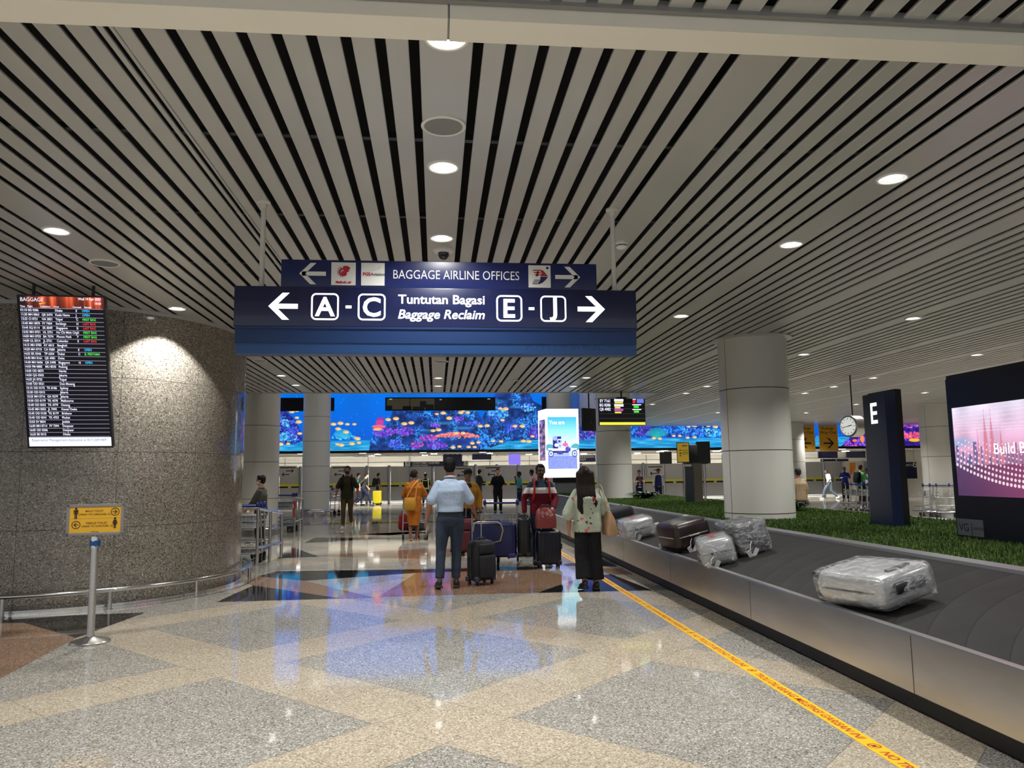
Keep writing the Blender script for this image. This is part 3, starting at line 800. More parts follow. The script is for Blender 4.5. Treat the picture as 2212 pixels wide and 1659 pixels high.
rowsF = '''01:10|BG 0386||Dhaka|E|OPEN|c
11:20|MH 0863|QR 5474|Kuala Namu|J|OPEN|c
13:25|CI 0721|HA 2821|Taipei|C|FIRST BAG|g
13:40|MH 0870|FY 7404|Surabaya|H|LAST BAG|r
13:45|SQ 0114|SK 8049|Singapore|B|LAST BAG|r
13:55|MH 0751|UL 2751|Ho Chi Minh City|G|FIRST BAG|g
14:00|MH 0755|BA 7574|Phnom Penh|F|FIRST BAG|g
14:00|UL 0314|JL 5731|Colombo|E|LAST BAG|r
14:15|MH 0783|AY 6815|Bangkok|||
14:20|MH 0710|CA 9280|Jakarta|E|OPEN|c
14:25|EK 0346|TP 6354|Dubai|C|B. PERTAMA|g
14:40|MH 0161|QR 4981|Doha|||
14:40|MH 0606|QR 5498|Singapore|H|OPEN|c
14:50|FM 0885|MU 8535|Pudong|||
14:50|OD 0873||Narita|||
14:50|QG 0502||Jakarta|||
14:55|JX 0725||Taipei|||
15:05|OD 0521||Don Mueang|||
15:15|OD 0172|TK 8186|Sydney|||
15:20|OD 0315||Jakarta|||
15:25|MH 0716|GA 9279|Jakarta|||
15:30|OD 0179|TK 4578|Melbourne|||
15:40|OD 0553|TK 4779|Danang|||
15:45|MH 0053|JL 7095|Kansai Osaka|||
15:45|OD 0158|TK 8179|Brisbane|||
15:45|OD 0541|TK 4753|Phuket|||
15:55|SV 0834||Jeddah|||
16:00|MH 0714|FY 7394|Denpasar|||
16:05|OD 0306||Denpasar|||
16:25|BS 0315||Dhaka|||'''.split('\n')
rowh = (HS-hh-.115)/len(rowsF)
colx = [-.478, -.392, -.238, -.082, .158, .232]
def colmb(ci, filt=None):
    out = MB()
    body = '\n'.join((r.split('|')[ci] if filt is None or r.split('|')[6] == filt else '') or ' ' for r in rowsF)
    size = .034
    tx = text(body, size, 'LEFT', bold=.0008, line=1.0)
    t1 = text('H\nH', size, 'LEFT'); hs = sorted(v[1] for v in t1.v); pitch = (max(hs)-.7*size)-(min(hs)) if False else None
    return tx, size
# measure the natural line pitch once
tA = text('H', .034, 'LEFT'); tB = text('H\nH', .034, 'LEFT'); pitch = min(v[1] for v in tA.v)-min(v[1] for v in tB.v)
def column_text(ci, filt=None):
    tx, size = colmb(ci, filt); tx.v = [(v[0], v[1], v[2]) for v in tx.v]
    body = MB()
    # re-space the lines to the row height without stretching glyphs
    vs = []
    for (x, y, z) in tx.v:
        li = round((-y+.25*size)/pitch) if pitch else 0
        li = max(0, int(math.floor((-y+.78*size)/pitch)))
        vs.append((x+colx[ci], y+li*pitch-li*rowh-hh-.033, .0016))
    tx.v = vs; return tx
wt = MB()
for ci in range(5): wt.join(column_text(ci))
m_txw = M('display_white', (.1,.1,.1), emit=rgb(232,232,255), es=1.1)
wt.join(text('BAGGAGE', .058, 'LEFT', bold=.0004), mt=Matrix.Translation((-.475,-.055,.002)))
wt.join(text('Wed 19 Apr 2023', .036, 'RIGHT', bold=.001), mt=Matrix.Translation((.462,-.032,.002)))
wt.join(text('14:43', .036, 'RIGHT', bold=.001), mt=Matrix.Translation((.462,-.078,.002)))
for body, x in (('Time',-.478),('Flight',-.395),('Codeshare',-.25),('From',-.09),('Carousel',.128),('Remark',.26)):
    wt.join(text(body, .027, 'LEFT', bold=.0006), mt=Matrix.Translation((x,-.118,.002)))
byrow = {}
for f in wt.f:
    yc = sum(wt.v[i][1] for i in f)/len(f); r = int((-yc-hh)//rowh) if -yc > hh else -1-int(-yc > .09)
    q = byrow.setdefault(r, MB()); q.add([wt.v[i] for i in f], [tuple(range(len(f)))])
for r, q in sorted(byrow.items()): q.xf(fm).build('row_lettering' if r >= 0 else 'header_lettering', m_txw, fs_)
for fl_, nm, col in (('c','display_cyan',rgb(40,190,250)),('g','display_green',rgb(70,230,60)),('r','display_red',rgb(240,40,50))):
    ct_ = column_text(5, fl_); byrow = {}
    for f in ct_.f:
        yc = sum(ct_.v[i][1] for i in f)/len(f); byrow.setdefault(int((-yc-hh)//rowh), MB()).add([ct_.v[i] for i in f], [tuple(range(len(f)))])
    for r, q in sorted(byrow.items()): q.xf(fm).build('remark_lettering', M(nm, (.05,.05,.05), emit=col, es=1.1), fs_)
b = MB()
for i in range(len(rowsF)+1): b.quad((-.48,-hh-i*rowh-.0022,.0012),(.48,-hh-i*rowh-.0022,.0012),(.48,-hh-i*rowh+.0012,.0012),(-.48,-hh-i*rowh+.0012,.0012))
b.xf(fm).build('row_line', M('display_line', (.1,.1,.1), emit=rgb(190,185,205), es=1), fs_)
b = MB(); b.quad((-Wd/2+.006,-HS+.004,.0012),(Wd/2-.004,-HS+.004,.0012),(Wd/2-.004,-HS+.106,.0012),(-Wd/2+.006,-HS+.106,.0012))
b.xf(fm).build('footer_band', M('display_footer', (.1,.1,.1), emit=rgb(236,244,255), es=1.15), fs_)
b = fit('Experience Management Executive at 017-2691469"', .04, .90); b.xf(fm @ Matrix.Translation((-.005,-HS+.062,.002))).build('footer_lettering', M('display_violet', (.05,.05,.05), emit=rgb(110,100,180), es=.8), fs_)
b = MB(); b.poly([(-.262,-.074,.002),(-.20,-.070,.002),(-.175,-.064,.002),(-.188,-.072,.002),(-.235,-.082,.002),(-.25,-.092,.002)]); b.xf(fm).build('swoosh', M('display_yellow', (.05,.05,.05), emit=rgb(250,210,60), es=1), fs_)
b = MB()
for s in (-.3, .3): b.cyl((top.x+s*math.cos(yawf), top.y+s*math.sin(yawf)+.05, top.z-.05), (top.x+s*math.cos(yawf), top.y+s*math.sin(yawf)+.05, 3.6), .016)
b.build('hanger', m_black, fs_)

# ------------------------------------------------------------------ stanchion with the yellow toilet notice
st = thing('stanchion_sign', 'brushed steel stanchion holding a yellow toilet direction notice', 'sign stand', (-3.19, 7.66, 0))
b = MB(); b.lathe([(.17,0),(.172,.012),(.165,.022),(.06,.05),(.045,.058),(.0,.058)], n=48); b.build('base', m_steel, st, smooth=35)
b = MB(); b.cyl((0,0,.05),(0,0,.885),.0325,n=28); b.build('post', m_steel, st, smooth=40)
b = MB(); b.lathe([(.036,.86),(.037,.95),(.034,.97),(.02,.975),(.0,.975)], n=28); b.build('cap', m_steel2, st, smooth=40)
b = MB(); b.lathe([(.0385,.885),(.0385,.925)], n=28)
for k in range(4): b.box((.036*math.cos(k*PI/2+.5), .036*math.sin(k*PI/2+.5), .905), (.02,.02,.055), rz=k*PI/2+.5)
b.build('belt_cassette', M('cassette_blue', rgb(14,78,140), rough=.4), st, smooth=40)
b = MB(); b.cyl((0,0,.97),(0,0,1.02),.008,n=12); b.build('bracket', m_steel2, st)
ry = R_(12)
mtS = Matrix.Translation((-.005,-.012,1.125)) @ Matrix.Rotation(ry, 4, 'Z') @ Matrix.Rotation(PI/2, 4, 'X') 
W2, H2 = .243, .145
b = MB(); b.b2((-W2,-H2,-.014),(W2,H2,-.002))
for lo_, hi_ in (((-W2,-H2),(W2,-H2+.026)),((-W2,H2-.026),(W2,H2)),((-W2,-H2),(-W2+.026,H2)),((W2-.026,-H2),(W2,H2))): b.b2((*lo_,-.004),(*hi_,.004), bev=.002)
b.xf(mtS).build('frame', M('frame_grey', (.30,.29,.28), rough=.4, metal=.6), st, smooth=30)
b = MB(); b.quad((-W2+.02,-H2+.02,-.001),(W2-.02,-H2+.02,-.001),(W2-.02,H2-.02,-.001),(-W2+.02,H2-.02,-.001)); nt_ = b.xf(mtS).build('notice', M('notice_yellow', rgb(232,178,44), rough=.35), st)
ic = MB(); z = .0006
def circ_arrow(cx, cyy, left):
    for i in range(28):
        a, c = 2*PI*i/28, 2*PI*(i+1)/28
        ic.quad((cx+.037*math.cos(a),cyy+.037*math.sin(a),z),(cx+.037*math.cos(c),cyy+.037*math.sin(c),z),(cx+.031*math.cos(c),cyy+.031*math.sin(c),z),(cx+.031*math.cos(a),cyy+.031*math.sin(a),z))
    ic.join(arrow2d(.042,.044,.0065,left), mt=Matrix.Translation((cx,cyy,z)))
circ_arrow(.165,.07,False); circ_arrow(-.16,-.045,True)
def disc(cx, cyy, r): ic.poly([(cx+r*math.cos(2*PI*i/14), cyy+r*math.sin(2*PI*i/14), z) for i in range(14)])
def rect(x0, y0, x1, y1): ic.quad((x0,y0,z),(x1,y0,z),(x1,y1,z),(x0,y1,z))
mx_, my_ = -.165, .06
disc(mx_, my_+.044, .0105); rect(mx_-.02,my_+.018,mx_+.02,my_+.032); rect(mx_-.02,my_-.008,mx_-.014,my_+.02); rect(mx_+.014,my_-.008,mx_+.02,my_+.02); rect(mx_-.011,my_-.01,mx_+.011,my_+.02); rect(mx_-.011,my_-.05,mx_-.0015,my_-.01); rect(mx_+.0015,my_-.05,mx_+.011,my_-.01)
fx, fy = .168, -.035
disc(fx, fy+.044, .0105); ic.poly([(fx-.010,fy+.032,z),(fx-.024,fy-.004,z),(fx-.018,fy-.006,z),(fx-.009,fy+.016,z),(fx-.017,fy-.018,z),(fx+.017,fy-.018,z),(fx+.009,fy+.016,z),(fx+.018,fy-.006,z),(fx+.024,fy-.004,z),(fx+.010,fy+.032,z)]); rect(fx-.009,fy-.05,fx-.001,fy-.016); rect(fx+.001,fy-.05,fx+.009,fy-.016)
ic.xf(mtS).build('pictogram', M('ink_brown', rgb(48,28,12), rough=.5), nt_)
lt = MB()
for body, x, yv, sz in (('MALE TOILET',-.01,.072,.026),('(NEAR TO CAROUSEL C)',-.005,.042,.024),('FEMALE TOILET',.012,-.04,.026),('(NEAR TO CAROUSEL A)',.02,-.068,.024)):
    lt.join(text(body, sz, bold=.0004), mt=Matrix.Translation((x,yv,z)))
lt.join(text('Airports', .018, shear=.3, bold=.0004), mt=Matrix.Translation((0,-.118,z)))
lt.quad((-.2,.012,z),(.2,.012,z),(.2,.0135,z),(-.2,.0135,z))
lt.xf(mtS).build('lettering', M('ink_olive', rgb(120,86,14), rough=.5), nt_)

# ------------------------------------------------------------------ low steel guard rail round the granite wall
gr = thing('guard_rail', 'low curved stainless guard rail round the foot of the granite wall', 'guard rail', (0,0,0))
rr_ = WR+.14
b = MB(); angs_ = [R_(-140+i*2.2) for i in range(80)]
b.tube([(WCX+rr_*math.cos(a), WCY+rr_*math.sin(a), .22) for a in angs_ if a < R_(31)], .029, n=14)
aE = [a for a in angs_ if a < R_(31)][-1]
ex, ey = WCX+rr_*math.cos(aE), WCY+rr_*math.sin(aE)
b.build('rail', m_steel2, gr, smooth=50)
for dg in (-134, -112, -83, -57, -30.5, 8, 20, 30):
    a = R_(dg); x, y = WCX+rr_*math.cos(a), WCY+rr_*math.sin(a)
    b = MB(); b.cyl((x,y,0),(x,y,.2),.022,n=12); b.lathe([(.035,0),(.035,.006),(.02,.01)], (x,y,0), n=16); b.build('post', m_steel, gr, smooth=40)
# ------------------------------------------------------------------ giant LED video wall showing a reef
VW0, VW1, VZ0, VZ1, VWY = -14.0, 26.5, 2.62, 6.95, 34.0
RES = 60
iw, ih = int((VW1-VW0)*RES), int((VZ1-VZ0)*RES)
GY, GX = np.mgrid[0:ih, 0:iw].astype(np.float32)
def wp(px, py):
    q = D(px, py, VWY); return (q.x-VW0)*RES, (q.z-VZ0)*RES
PX = RES*VWY/FPX   # image pixels per photo pixel
def noise(h, w, s, seed=0):
    r = np.random.default_rng(seed); g = r.random((h//s+3, w//s+3)).astype(np.float32)
    y = np.arange(h)/s; x = np.arange(w)/s; y0 = y.astype(int); x0 = x.astype(int); fy = (y-y0)[:, None]; fx = (x-x0)[None, :]
    fy = fy*fy*(3-2*fy); fx = fx*fx*(3-2*fx)
    a = g[y0][:, x0]; b = g[y0][:, x0+1]; c = g[y0+1][:, x0]; d = g[y0+1][:, x0+1]
    return (a*(1-fx)+b*fx)*(1-fy)+(c*(1-fx)+d*fx)*fy
img = np.empty((ih, iw, 3), np.float32)
t_ = (GY/ih)[..., None]
img[:] = np.array([0, .36, .84])*(1-t_)+np.array([.0, .50, .92])*t_
img *= (.94+.12*noise(ih, iw, 70, 1))[..., None]
def blend(mask, col, a=1.0):
    m = (np.clip(mask, 0, 1)*a)[..., None]; img[:] = img*(1-m)+np.asarray(col, np.float32)*m
def ellipse(px, py, rx, ry, col, a=1, soft=.25):
    cx, cyy = wp(px, py); rx *= PX; ry *= PX
    x0, x1 = int(max(cx-rx-3, 0)), int(min(cx+rx+4, iw)); y0, y1 = int(max(cyy-ry-3, 0)), int(min(cyy+ry+4, ih))
    if x1 <= x0 or y1 <= y0: return
    d = ((GX[y0:y1, x0:x1]-cx)/rx)**2+((GY[y0:y1, x0:x1]-cyy)/ry)**2
    m = (np.clip((1+soft-d)/(2*soft), 0, 1)*a)[..., None]
    img[y0:y1, x0:x1] = img[y0:y1, x0:x1]*(1-m)+np.asarray(col, np.float32)*m
def polymask(pts):
    q = [wp(*p) for p in pts]; inside = np.zeros((ih, iw), bool); j = len(q)-1
    for i in range(len(q)):
        xi, yi = q[i]; xj, yj = q[j]
        c = ((yi > GY) != (yj > GY)) & (GX < (xj-xi)*(GY-yi)/((yj-yi) or 1e-6)+xi); inside ^= c; j = i
    return inside.astype(np.float32)
n1, n2, n3 = noise(ih, iw, 9, 2), noise(ih, iw, 3, 3), noise(ih, iw, 24, 4)
# sandy sea bed
gyp = wp(700, 951)[1]
sand = np.clip((gyp-GY)/4, 0, 1)
st_ = noise(ih, iw//8+8, 3, 9).repeat(8, axis=1)[:, :iw]
m = sand[..., None]; img[:] = img*(1-m)+m*(np.array([.16, .62, .86])+(st_-.5)[..., None]*.32)
# rocks
def rock(pts, base=(.10, .23, .52), hi=(.16, .52, .70)):
    k = polymask(pts); c = np.asarray(base, np.float32)*(.62+.72*n1[..., None])+np.clip(n2*n3*2.2-.55, 0, .8)[..., None]*np.asarray(hi, np.float32)
    m = k[..., None]; img[:] = img*(1-m)+c*m
rock([(797,974),(800,948),(812,938),(838,916),(848,888),(870,880),(905,882),(925,892),(945,886),(990,884),(1030,888),(1040,905),(1042,952),(1036,974)])
rock([(1040,974),(1040,905),(1052,884),(1072,846),(1100,842),(1140,842),(1150,866),(1182,884),(1290,890),(1290,948),(1180,950),(1100,953)])
rock([(595,974),(595,880),(612,884),(640,910),(656,950),(640,960),(600,962)], (.14,.16,.52), (.2,.5,.8))
rock([(1290,945),(1290,905),(1350,905),(1420,920),(1560,915),(1700,910),(1700,945)], (.08,.24,.62), (.1,.5,.8))
rock([(1800,975),(1830,955),(1850,920),(1870,905),(1990,905),(2100,915),(2100,975)], (.18,.10,.52), (.4,.2,.7))
for px, py, rx, ry in ((905,880,18,3),(1010,886,26,4),(960,915,30,3),(1062,868,24,6),(1120,880,20,3),(1160,900,16,3),(930,930,22,2.5),(1000,925,24,3)):
    ellipse(px, py, rx, ry, (.25,.68,.85), .5, .8)
def cluster(px, py, rx, ry, cols, n, r=2.0):
    for i in range(n):
        a = rng.random()*2*PI; q = math.sqrt(rng.random()); c = cols[int(rng.random()*len(cols))]
        ellipse(px+rx*q*math.cos(a), py+ry*q*math.sin(a), r*(.6+.7*rng.random()), r*(.6+.7*rng.random()), c, .95, .4)
VIO = [(.42,.22,.80),(.52,.30,.88),(.30,.18,.66),(.62,.42,.95)]; BLU = [(.22,.32,.86),(.40,.52,.98),(.18,.24,.70)]; PNK = [(.86,.30,.62),(.95,.46,.62),(.72,.22,.62)]
TUR = [(.25,.75,.92),(.5,.88,.98),(.15,.55,.85)]
cluster(828,934,24,9,VIO,110); cluster(872,932,22,9,VIO,100); cluster(854,958,14,9,BLU,70); cluster(925,947,20,7,VIO+PNK,90); cluster(900,962,14,7,PNK+VIO,60); cluster(945,962,22,7,VIO,80)
cluster(1075,894,22,12,BLU+TUR,120); cluster(1105,924,16,9,BLU,70); cluster(1140,880,16,9,BLU+TUR,80); cluster(1160,935,22,12,VIO+BLU,110); cluster(990,906,12,5,VIO,30); cluster(940,920,10,5,VIO,30); cluster(1020,915,16,4,BLU,40)
cluster(612,915,14,14,BLU+TUR,70); cluster(620,945,22,9,TUR,90); cluster(632,935,14,12,BLU,60); cluster(742,945,30,6,TUR,90,1.6); cluster(1260,940,26,10,VIO+BLU,70); cluster(1225,930,14,8,BLU,40)
for k in range(22):
    a = R_(20+140*k/21); 
    for q in range(9): ellipse(740+math.cos(a)*q*2.6, 946-math.sin(a)*q*2.2, 1.1, 1.1, (.2,.72,.9), .8)
    for q in range(10): ellipse(1418+math.cos(a)*q*2.7, 946-math.sin(a)*q*2.3, 1.2, 1.2, (.12,.72,.72), .85)
cluster(1500,932,30,12,TUR+BLU,90,1.5); cluster(1390,930,14,14,VIO,40); cluster(1540,935,20,9,TUR,60)
# table coral, pink stack, anemones
for i in range(240):
    x = rng.random()*2-1; yv = rng.random()**.6
    ellipse(987+47*x, 947-13*yv*(1-x*x*.75)-2*x*x, 1.7, 1.5, [(.93,.48,.50),(.98,.62,.58),(.82,.36,.46)][i % 3], .95)
ellipse(988,956,16,6,(.12,.2,.5),.9); ellipse(820,913,9,6,(.80,.25,.60)); ellipse(818,922,15,4,(.92,.42,.55)); ellipse(822,905,8,3,(.65,.2,.62)); ellipse(815,928,10,3,(.98,.72,.45))
for i in range(90): ellipse(1945+rng.random()*90, 934+rng.random()*12, 3, 3.4, [(.95,.35,.48),(.98,.5,.58),(.85,.25,.5)][i % 3], .95)
cluster(1960,916,40,8,VIO+PNK,110,2.4); cluster(1870,955,26,12,VIO,120,2.2); cluster(1838,958,16,8,VIO+PNK,50)
ellipse(1975,951,14,4,(.96,.72,.2)); ellipse(1862,948,5,9,(.97,.55,.35)); ellipse(1846,952,6,3,(.98,.5,.3))
for i in range(40): ellipse(1700+rng.random()*130, 930+rng.random()*20, 1.4, 1.4, (.35,.7,1), .7)
fish = [(1085,908),(720,917),(735,915),(750,917),(765,917),(730,927),(747,934),(728,960),(737,962),(760,959),(775,957),(772,948),(838,907),(855,905),(873,916),(888,914),(890,885),(905,882),(943,895),(957,893),(995,892),(1010,892),(1000,888),(1062,872),(1080,883),(1092,884),(1037,921),(1052,920),(1112,921),(1128,921),(935,931),(947,929),(985,936),(1000,936),(1020,958),(1033,956),(1012,966),(1025,966),(978,967),(992,965),(970,904),(1065,953),(1082,954),(1130,953),(1142,954),(1150,943),(1170,941),(630,890),(641,888),(641,903),(645,912),(605,960),(622,959),(647,937),(1487,921),(1500,920),(1455,942),(1468,942),(1412,947),(1425,948),(1530,920),(1545,922),(1485,946),(1500,945),(1180,930),(1245,947)]
for px, py in fish:
    s = .8+.5*rng.random(); ellipse(px, py, 5.2*s, 2.9*s, (.97,.74,.45), 1, .3); ellipse(px+1.5*s, py+.8*s, 3*s, 1.2*s, (1,.92,.8), .8, .5)
for i in range(160):
    x, yv = 600+rng.random()*1400, 850+rng.random()*100; ellipse(x, yv, .8, .8, (.6,.9,1), .7)
m_reef = image_mat('reef_picture', img, 1.05, rough=.3)
vw = thing('video_wall', 'giant LED screen showing a blue coral reef with orange fish', 'video wall', (0, VWY, 0))
b = MB(); b.quad((VW0,0,VZ0),(VW1,0,VZ0),(VW1,0,VZ1),(VW0,0,VZ1))
b.build('display', m_reef, vw, uvf=lambda co: ((co.x-VW0)/(VW1-VW0), (co.z-VZ0)/(VZ1-VZ0)))
b = MB(); b.b2((VW0-.1,-.03,VZ0-.11),(VW1+.1,.28,VZ0)); b.b2((VW0-.1,.005,VZ0),(VW1+.1,.28,VZ1+.1)); b.build('casing', m_matblack, vw)
# dark windows set in front of the display
def window_box(label, x0, y0, x1, y1, lit):
    Y = VWY-.12
    a, c = D(x0, y1, Y), D(x1, y0, Y)
    t = thing('control_room_window', label, 'window', ((a.x+c.x)/2, Y, (a.z+c.z)/2)); w2, h2 = (c.x-a.x)/2, (c.z-a.z)/2
    b = MB(); b.b2((-w2,0,-h2),(w2,.1,h2)); b.build('surround', m_matblack, t)
    if lit:
        ar = np.zeros((48, 384, 3), np.float32); ar[:] = (.06,.06,.05); ar[:, :170] = (.24,.22,.17); ar[:, 172:] *= np.linspace(1, .3, 212)[None, :, None]
        ar[:16, 60:90] = .04; ar[:22, 140:168] = .05; ar[10:34, 120:142] = .06; ar[:18, 6:24] = .03; ar[:, 84:86] = .01; ar[40:43, 14:24] = .8; ar[38:41, 188:196] = .7; ar[40:43, 356:366] = .8; ar[:14, 95:135] = .07
        b = MB(); e = .07; b.quad((-w2+e,-.004,-h2+.05),(w2-e,-.004,-h2+.05),(w2-e,-.004,h2-.05),(-w2+e,-.004,h2-.05))
        b.build('pane', image_mat('control_room_view', ar, .8, rough=.08), t, uvf=lambda co: ((co.x+w2)/(2*w2), (co.z+h2)/(2*h2)))
    return t
window_box('long control-room window set into the top of the reef screen', 832, 858, 1070, 887, True)
window_box('black blanked window in the reef screen behind the slim column', 600, 859, 722, 888, False)
window_box('narrow black window beside the grey column over the advert tower', 1171, 857, 1190, 884, False)

# ------------------------------------------------------------------ gate partition across the hall
PY = 44.0
m_part = M('partition_grey', (.42,.425,.435), rough=.2, var=.06, vscale=2)
m_yel = M('stripe_yellow', rgb(206,204,52), rough=.4)
m_post = M('post_chrome', (.55,.55,.57), rough=.15, metal=1)
x = -10.0; first = None; i = 0
while x < 27:
    if first is None:
        first = thing('partition_panel', 'grey gate panel with yellow and black stripe and chrome post', 'partition', (x, PY, 0), 0, 'grey gate panels across the hall')
        b = MB(); b.b2((.09,-.02,.10),(1.20,.02,2.04)); b.build('panel', m_part, first)
        b = MB(); b.b2((.09,-.026,.99),(1.20,-.018,1.13)); b.build('yellow_stripe', m_yel, first)
        b = MB(); b.b2((.09,-.027,.90),(1.20,-.018,.99)); b.build('black_stripe', m_matblack, first)
        b = MB(); b.cyl((0,-.02,0),(0,-.02,2.10),.085,n=20); b.build('post', m_post, first, smooth=40)
        b = MB(); b.b2((-.05,-.10,.03),(1.25,-.05,.08)); b.build('skirting', M('skirting_white', (.75,.75,.75), rough=.3), first)
        b = MB(); b.poly([(.545,-.029,.90),(.745,-.029,.90),(.645,-.029,1.16)]); b.build('warning_badge', M('badge_khaki', rgb(190,190,150), rough=.5), first)
    else: dup(first, (x, PY, 0))
    x += 1.225; i += 1
def gate_notice(px, py):
    q = D(px, py, PY-.06)
    t = thing('gate_notice', {1065:'notice with two arrows on the grey gates behind the man in black polo',1415:'notice with two arrows on the grey gates by the airline staff',1000:'notice with two arrows on the grey gates behind the blue polo shirt',622:'notice with two arrows on the grey gates by the trolley pens',735:'notice with two arrows on the gates beside the slim column'}[px], 'notice', (q.x, PY-.125, q.z))
    b = MB(); b.b2((-.5,-.004,-.3),(.5,.004,.3)); b.build('plate', M('notice_grey', (.42,.42,.44), rough=.4), t)
    k = MB()
    k.join(arrow2d(.42,.18,.05,False), mt=Matrix.Translation((.12,.02,0))); k.join(arrow2d(.42,.18,.05,True), mt=Matrix.Translation((-.12,-.18,0)))
    k.quad((-.42,.17,0),(.42,.17,0),(.42,.23,0),(-.42,.23,0))
    k.xf(face_y(0,-.0055,0)).build('arrows', m_matblack, t)
for q in ((1065,1018),(1415,1016),(1000,1020),(622,1018),(735,1018)): gate_notice(*q)

# ------------------------------------------------------------------ small hanging signs in the customs hall
m_dk = M('far_sign_navy', rgb(13,20,62), rough=.4)
def far_sign(name, label, x0, y0, x1, y1, Y, txt=None, hang=2.58, mat=None, tsize=.16, cat='sign'):
    a, c = D(x0, y1, Y), D(x1, y0, Y); t = thing(name, label, cat, ((a.x+c.x)/2, Y, (a.z+c.z)/2)); w2, h2 = (c.x-a.x)/2, (c.z-a.z)/2
    b = MB(); b.b2((-w2,-.05,-h2),(w2,.05,h2)); b.build('board', mat or m_dk, t)
    k = MB()
    if hang:
        for s in (-1, 1): k.cyl((s*w2*.8,0,h2),(s*w2*.8,0,hang-(a.z+c.z)/2),.012,n=8)
        k.build('hanger', m_greyp, t)
    if txt:
        for body, dx, dz, sz in txt: text(body, sz, 'LEFT', bold=.002).xf(face_y(0,-.0515,0) @ Matrix.Translation((dx*w2, dz*h2, 0))).build('lettering', m_letter, t)
    return t
far_sign('customs_sign', 'long navy sign reading Customs Cashier over the grey gates', 872, 996, 1010, 1008, 43, [('CUSTOMS CASHIER',-.72,.0,.17),('Screening Counter',-.72,-.75,.11),('\u267f',-.97,-.5,.26),('\u267f',.86,-.5,.26)])
far_sign('hanging_board', 'blank navy board hanging behind the head of the man in blue polo', 957, 979, 998, 1003, 40)
far_sign('hanging_board', 'blank navy board hanging between the dark board and the violet screen', 1020, 978, 1061, 993, 40)
far_sign('violet_screen', 'small portrait screen glowing violet over the gates', 1099, 980, 1124, 1004, 41, mat=M('violet_glow', (.1,.1,.1), emit=rgb(128,110,236), es=1), cat='screen')
far_sign('customs_way_sign', 'navy sign reading Pemeriksaan to the side of the advert tower', 1238, 983, 1286, 998, 40, [('PEMERIKSAAN / CL',-.85,.2,.16),('TO EXIT',-.85,-.6,.16)])
far_sign('hanging_board', 'blank navy board hanging under the right-pointing way-out banner', 1768, 975, 1808, 990, 40)
far_sign('hanging_board', 'blank navy board hanging under the round clock', 1829, 975, 1868, 989, 40)
far_sign('counter_sign', 'low navy counter sign beyond the way-out banners', 1773, 991, 1832, 997, 43.5, [('\u25cf',-.95,-.5,.1),('\u25cf',.05,-.5,.1)])
far_sign('gate_sign', 'dark sign with a big 6 behind the E pillar', 1953, 998, 1978, 1034, 36, [('6',.35,.35,.5),('PINTU',-.9,.5,.16)], tsize=.3)
b = far_sign('hanging_monitor', 'small black monitor hanging at a tilt past the kiosk', 1426, 976, 1450, 1002, 37, mat=m_matblack, cat='monitor')
# ------------------------------------------------------------------ hanging flight monitor
q0, q1 = D(1294,919,19.2), D(1394,861,19.2); ecx, ecz = (q0.x+q1.x)/2, (q0.z+q1.z)/2; w2, h2 = (q1.x-q0.x)/2, (q1.z-q0.z)/2
em = thing('flight_monitor', 'hanging monitor listing three flights above a yellow bar', 'monitor', (ecx, 19.2, ecz), R_(3))
b = MB(); b.b2((-w2,0,-h2),(w2,.09,h2), bev=.01); b.build('casing', m_black, em, smooth=30)
b = MB(); b.cyl((0,.05,h2),(0,.05,3.6-ecz),.022,n=12); b.b2((-.13,.02,h2),(.13,.09,h2+.045)); b.build('hanger', m_black, em)
L = MB(); sx_ = w2/ .5
for i, body in enumerate(('EY 7161','BG 8386','QR 4982')): L.join(fit(body, .105, .29 if i else .27, bold=.003), mt=Matrix.Translation((-w2+.165, h2-.095-i*.107, 0)))
L.xf(face_y(0,-.003,0)).build('lettering', m_txw, em)
def bars(lst, nm, mat):
    b = MB()
    for x0, z0, x1, z1 in lst: b.quad((-w2+x0*2*w2,-.003,h2-z0*2*h2),(-w2+x1*2*w2,-.003,h2-z0*2*h2),(-w2+x1*2*w2,-.003,h2-z1*2*h2),(-w2+x0*2*w2,-.003,h2-z1*2*h2))
    b.build(nm, mat, em)
bars([(.33,.11,.53,.015),(.33,.30,.53,.205),(.73,.04,.80,.01),(.72,.25,.91,.21),(.72,.43,.91,.39)], 'airline_tile', m_txw)
bars([(.34,.18,.52,.12),(.34,.37,.46,.31),(.34,.55,.48,.49)], 'city_lettering', M('display_amber', (.1,.1,.1), emit=rgb(240,230,70), es=1))
bars([(.33,.47,.52,.38)], 'airline_tile', M('display_magenta', (.1,.1,.1), emit=rgb(190,80,190), es=1))
bars([(.75,.35,.86,.27),(.75,.53,.86,.45)], 'status_lettering', MATS['display_green'])
bars([(.73,.16,.79,.05)], 'status_lettering', MATS['display_red'])
bars([(.82,.16,.97,.01)], 'airline_tile', M('display_blue', (.1,.1,.1), emit=rgb(110,130,235), es=1))
bars([(.01,.985,.99,.885)], 'yellow_bar', M('display_yellow2', (.1,.1,.1), emit=rgb(246,240,70), es=1.05))
bars([(.01,z+.007,.99,z) for z in (.19,.375,.56,.74)], 'row_line', M('display_greyline', (.1,.1,.1), emit=rgb(80,76,92), es=1))
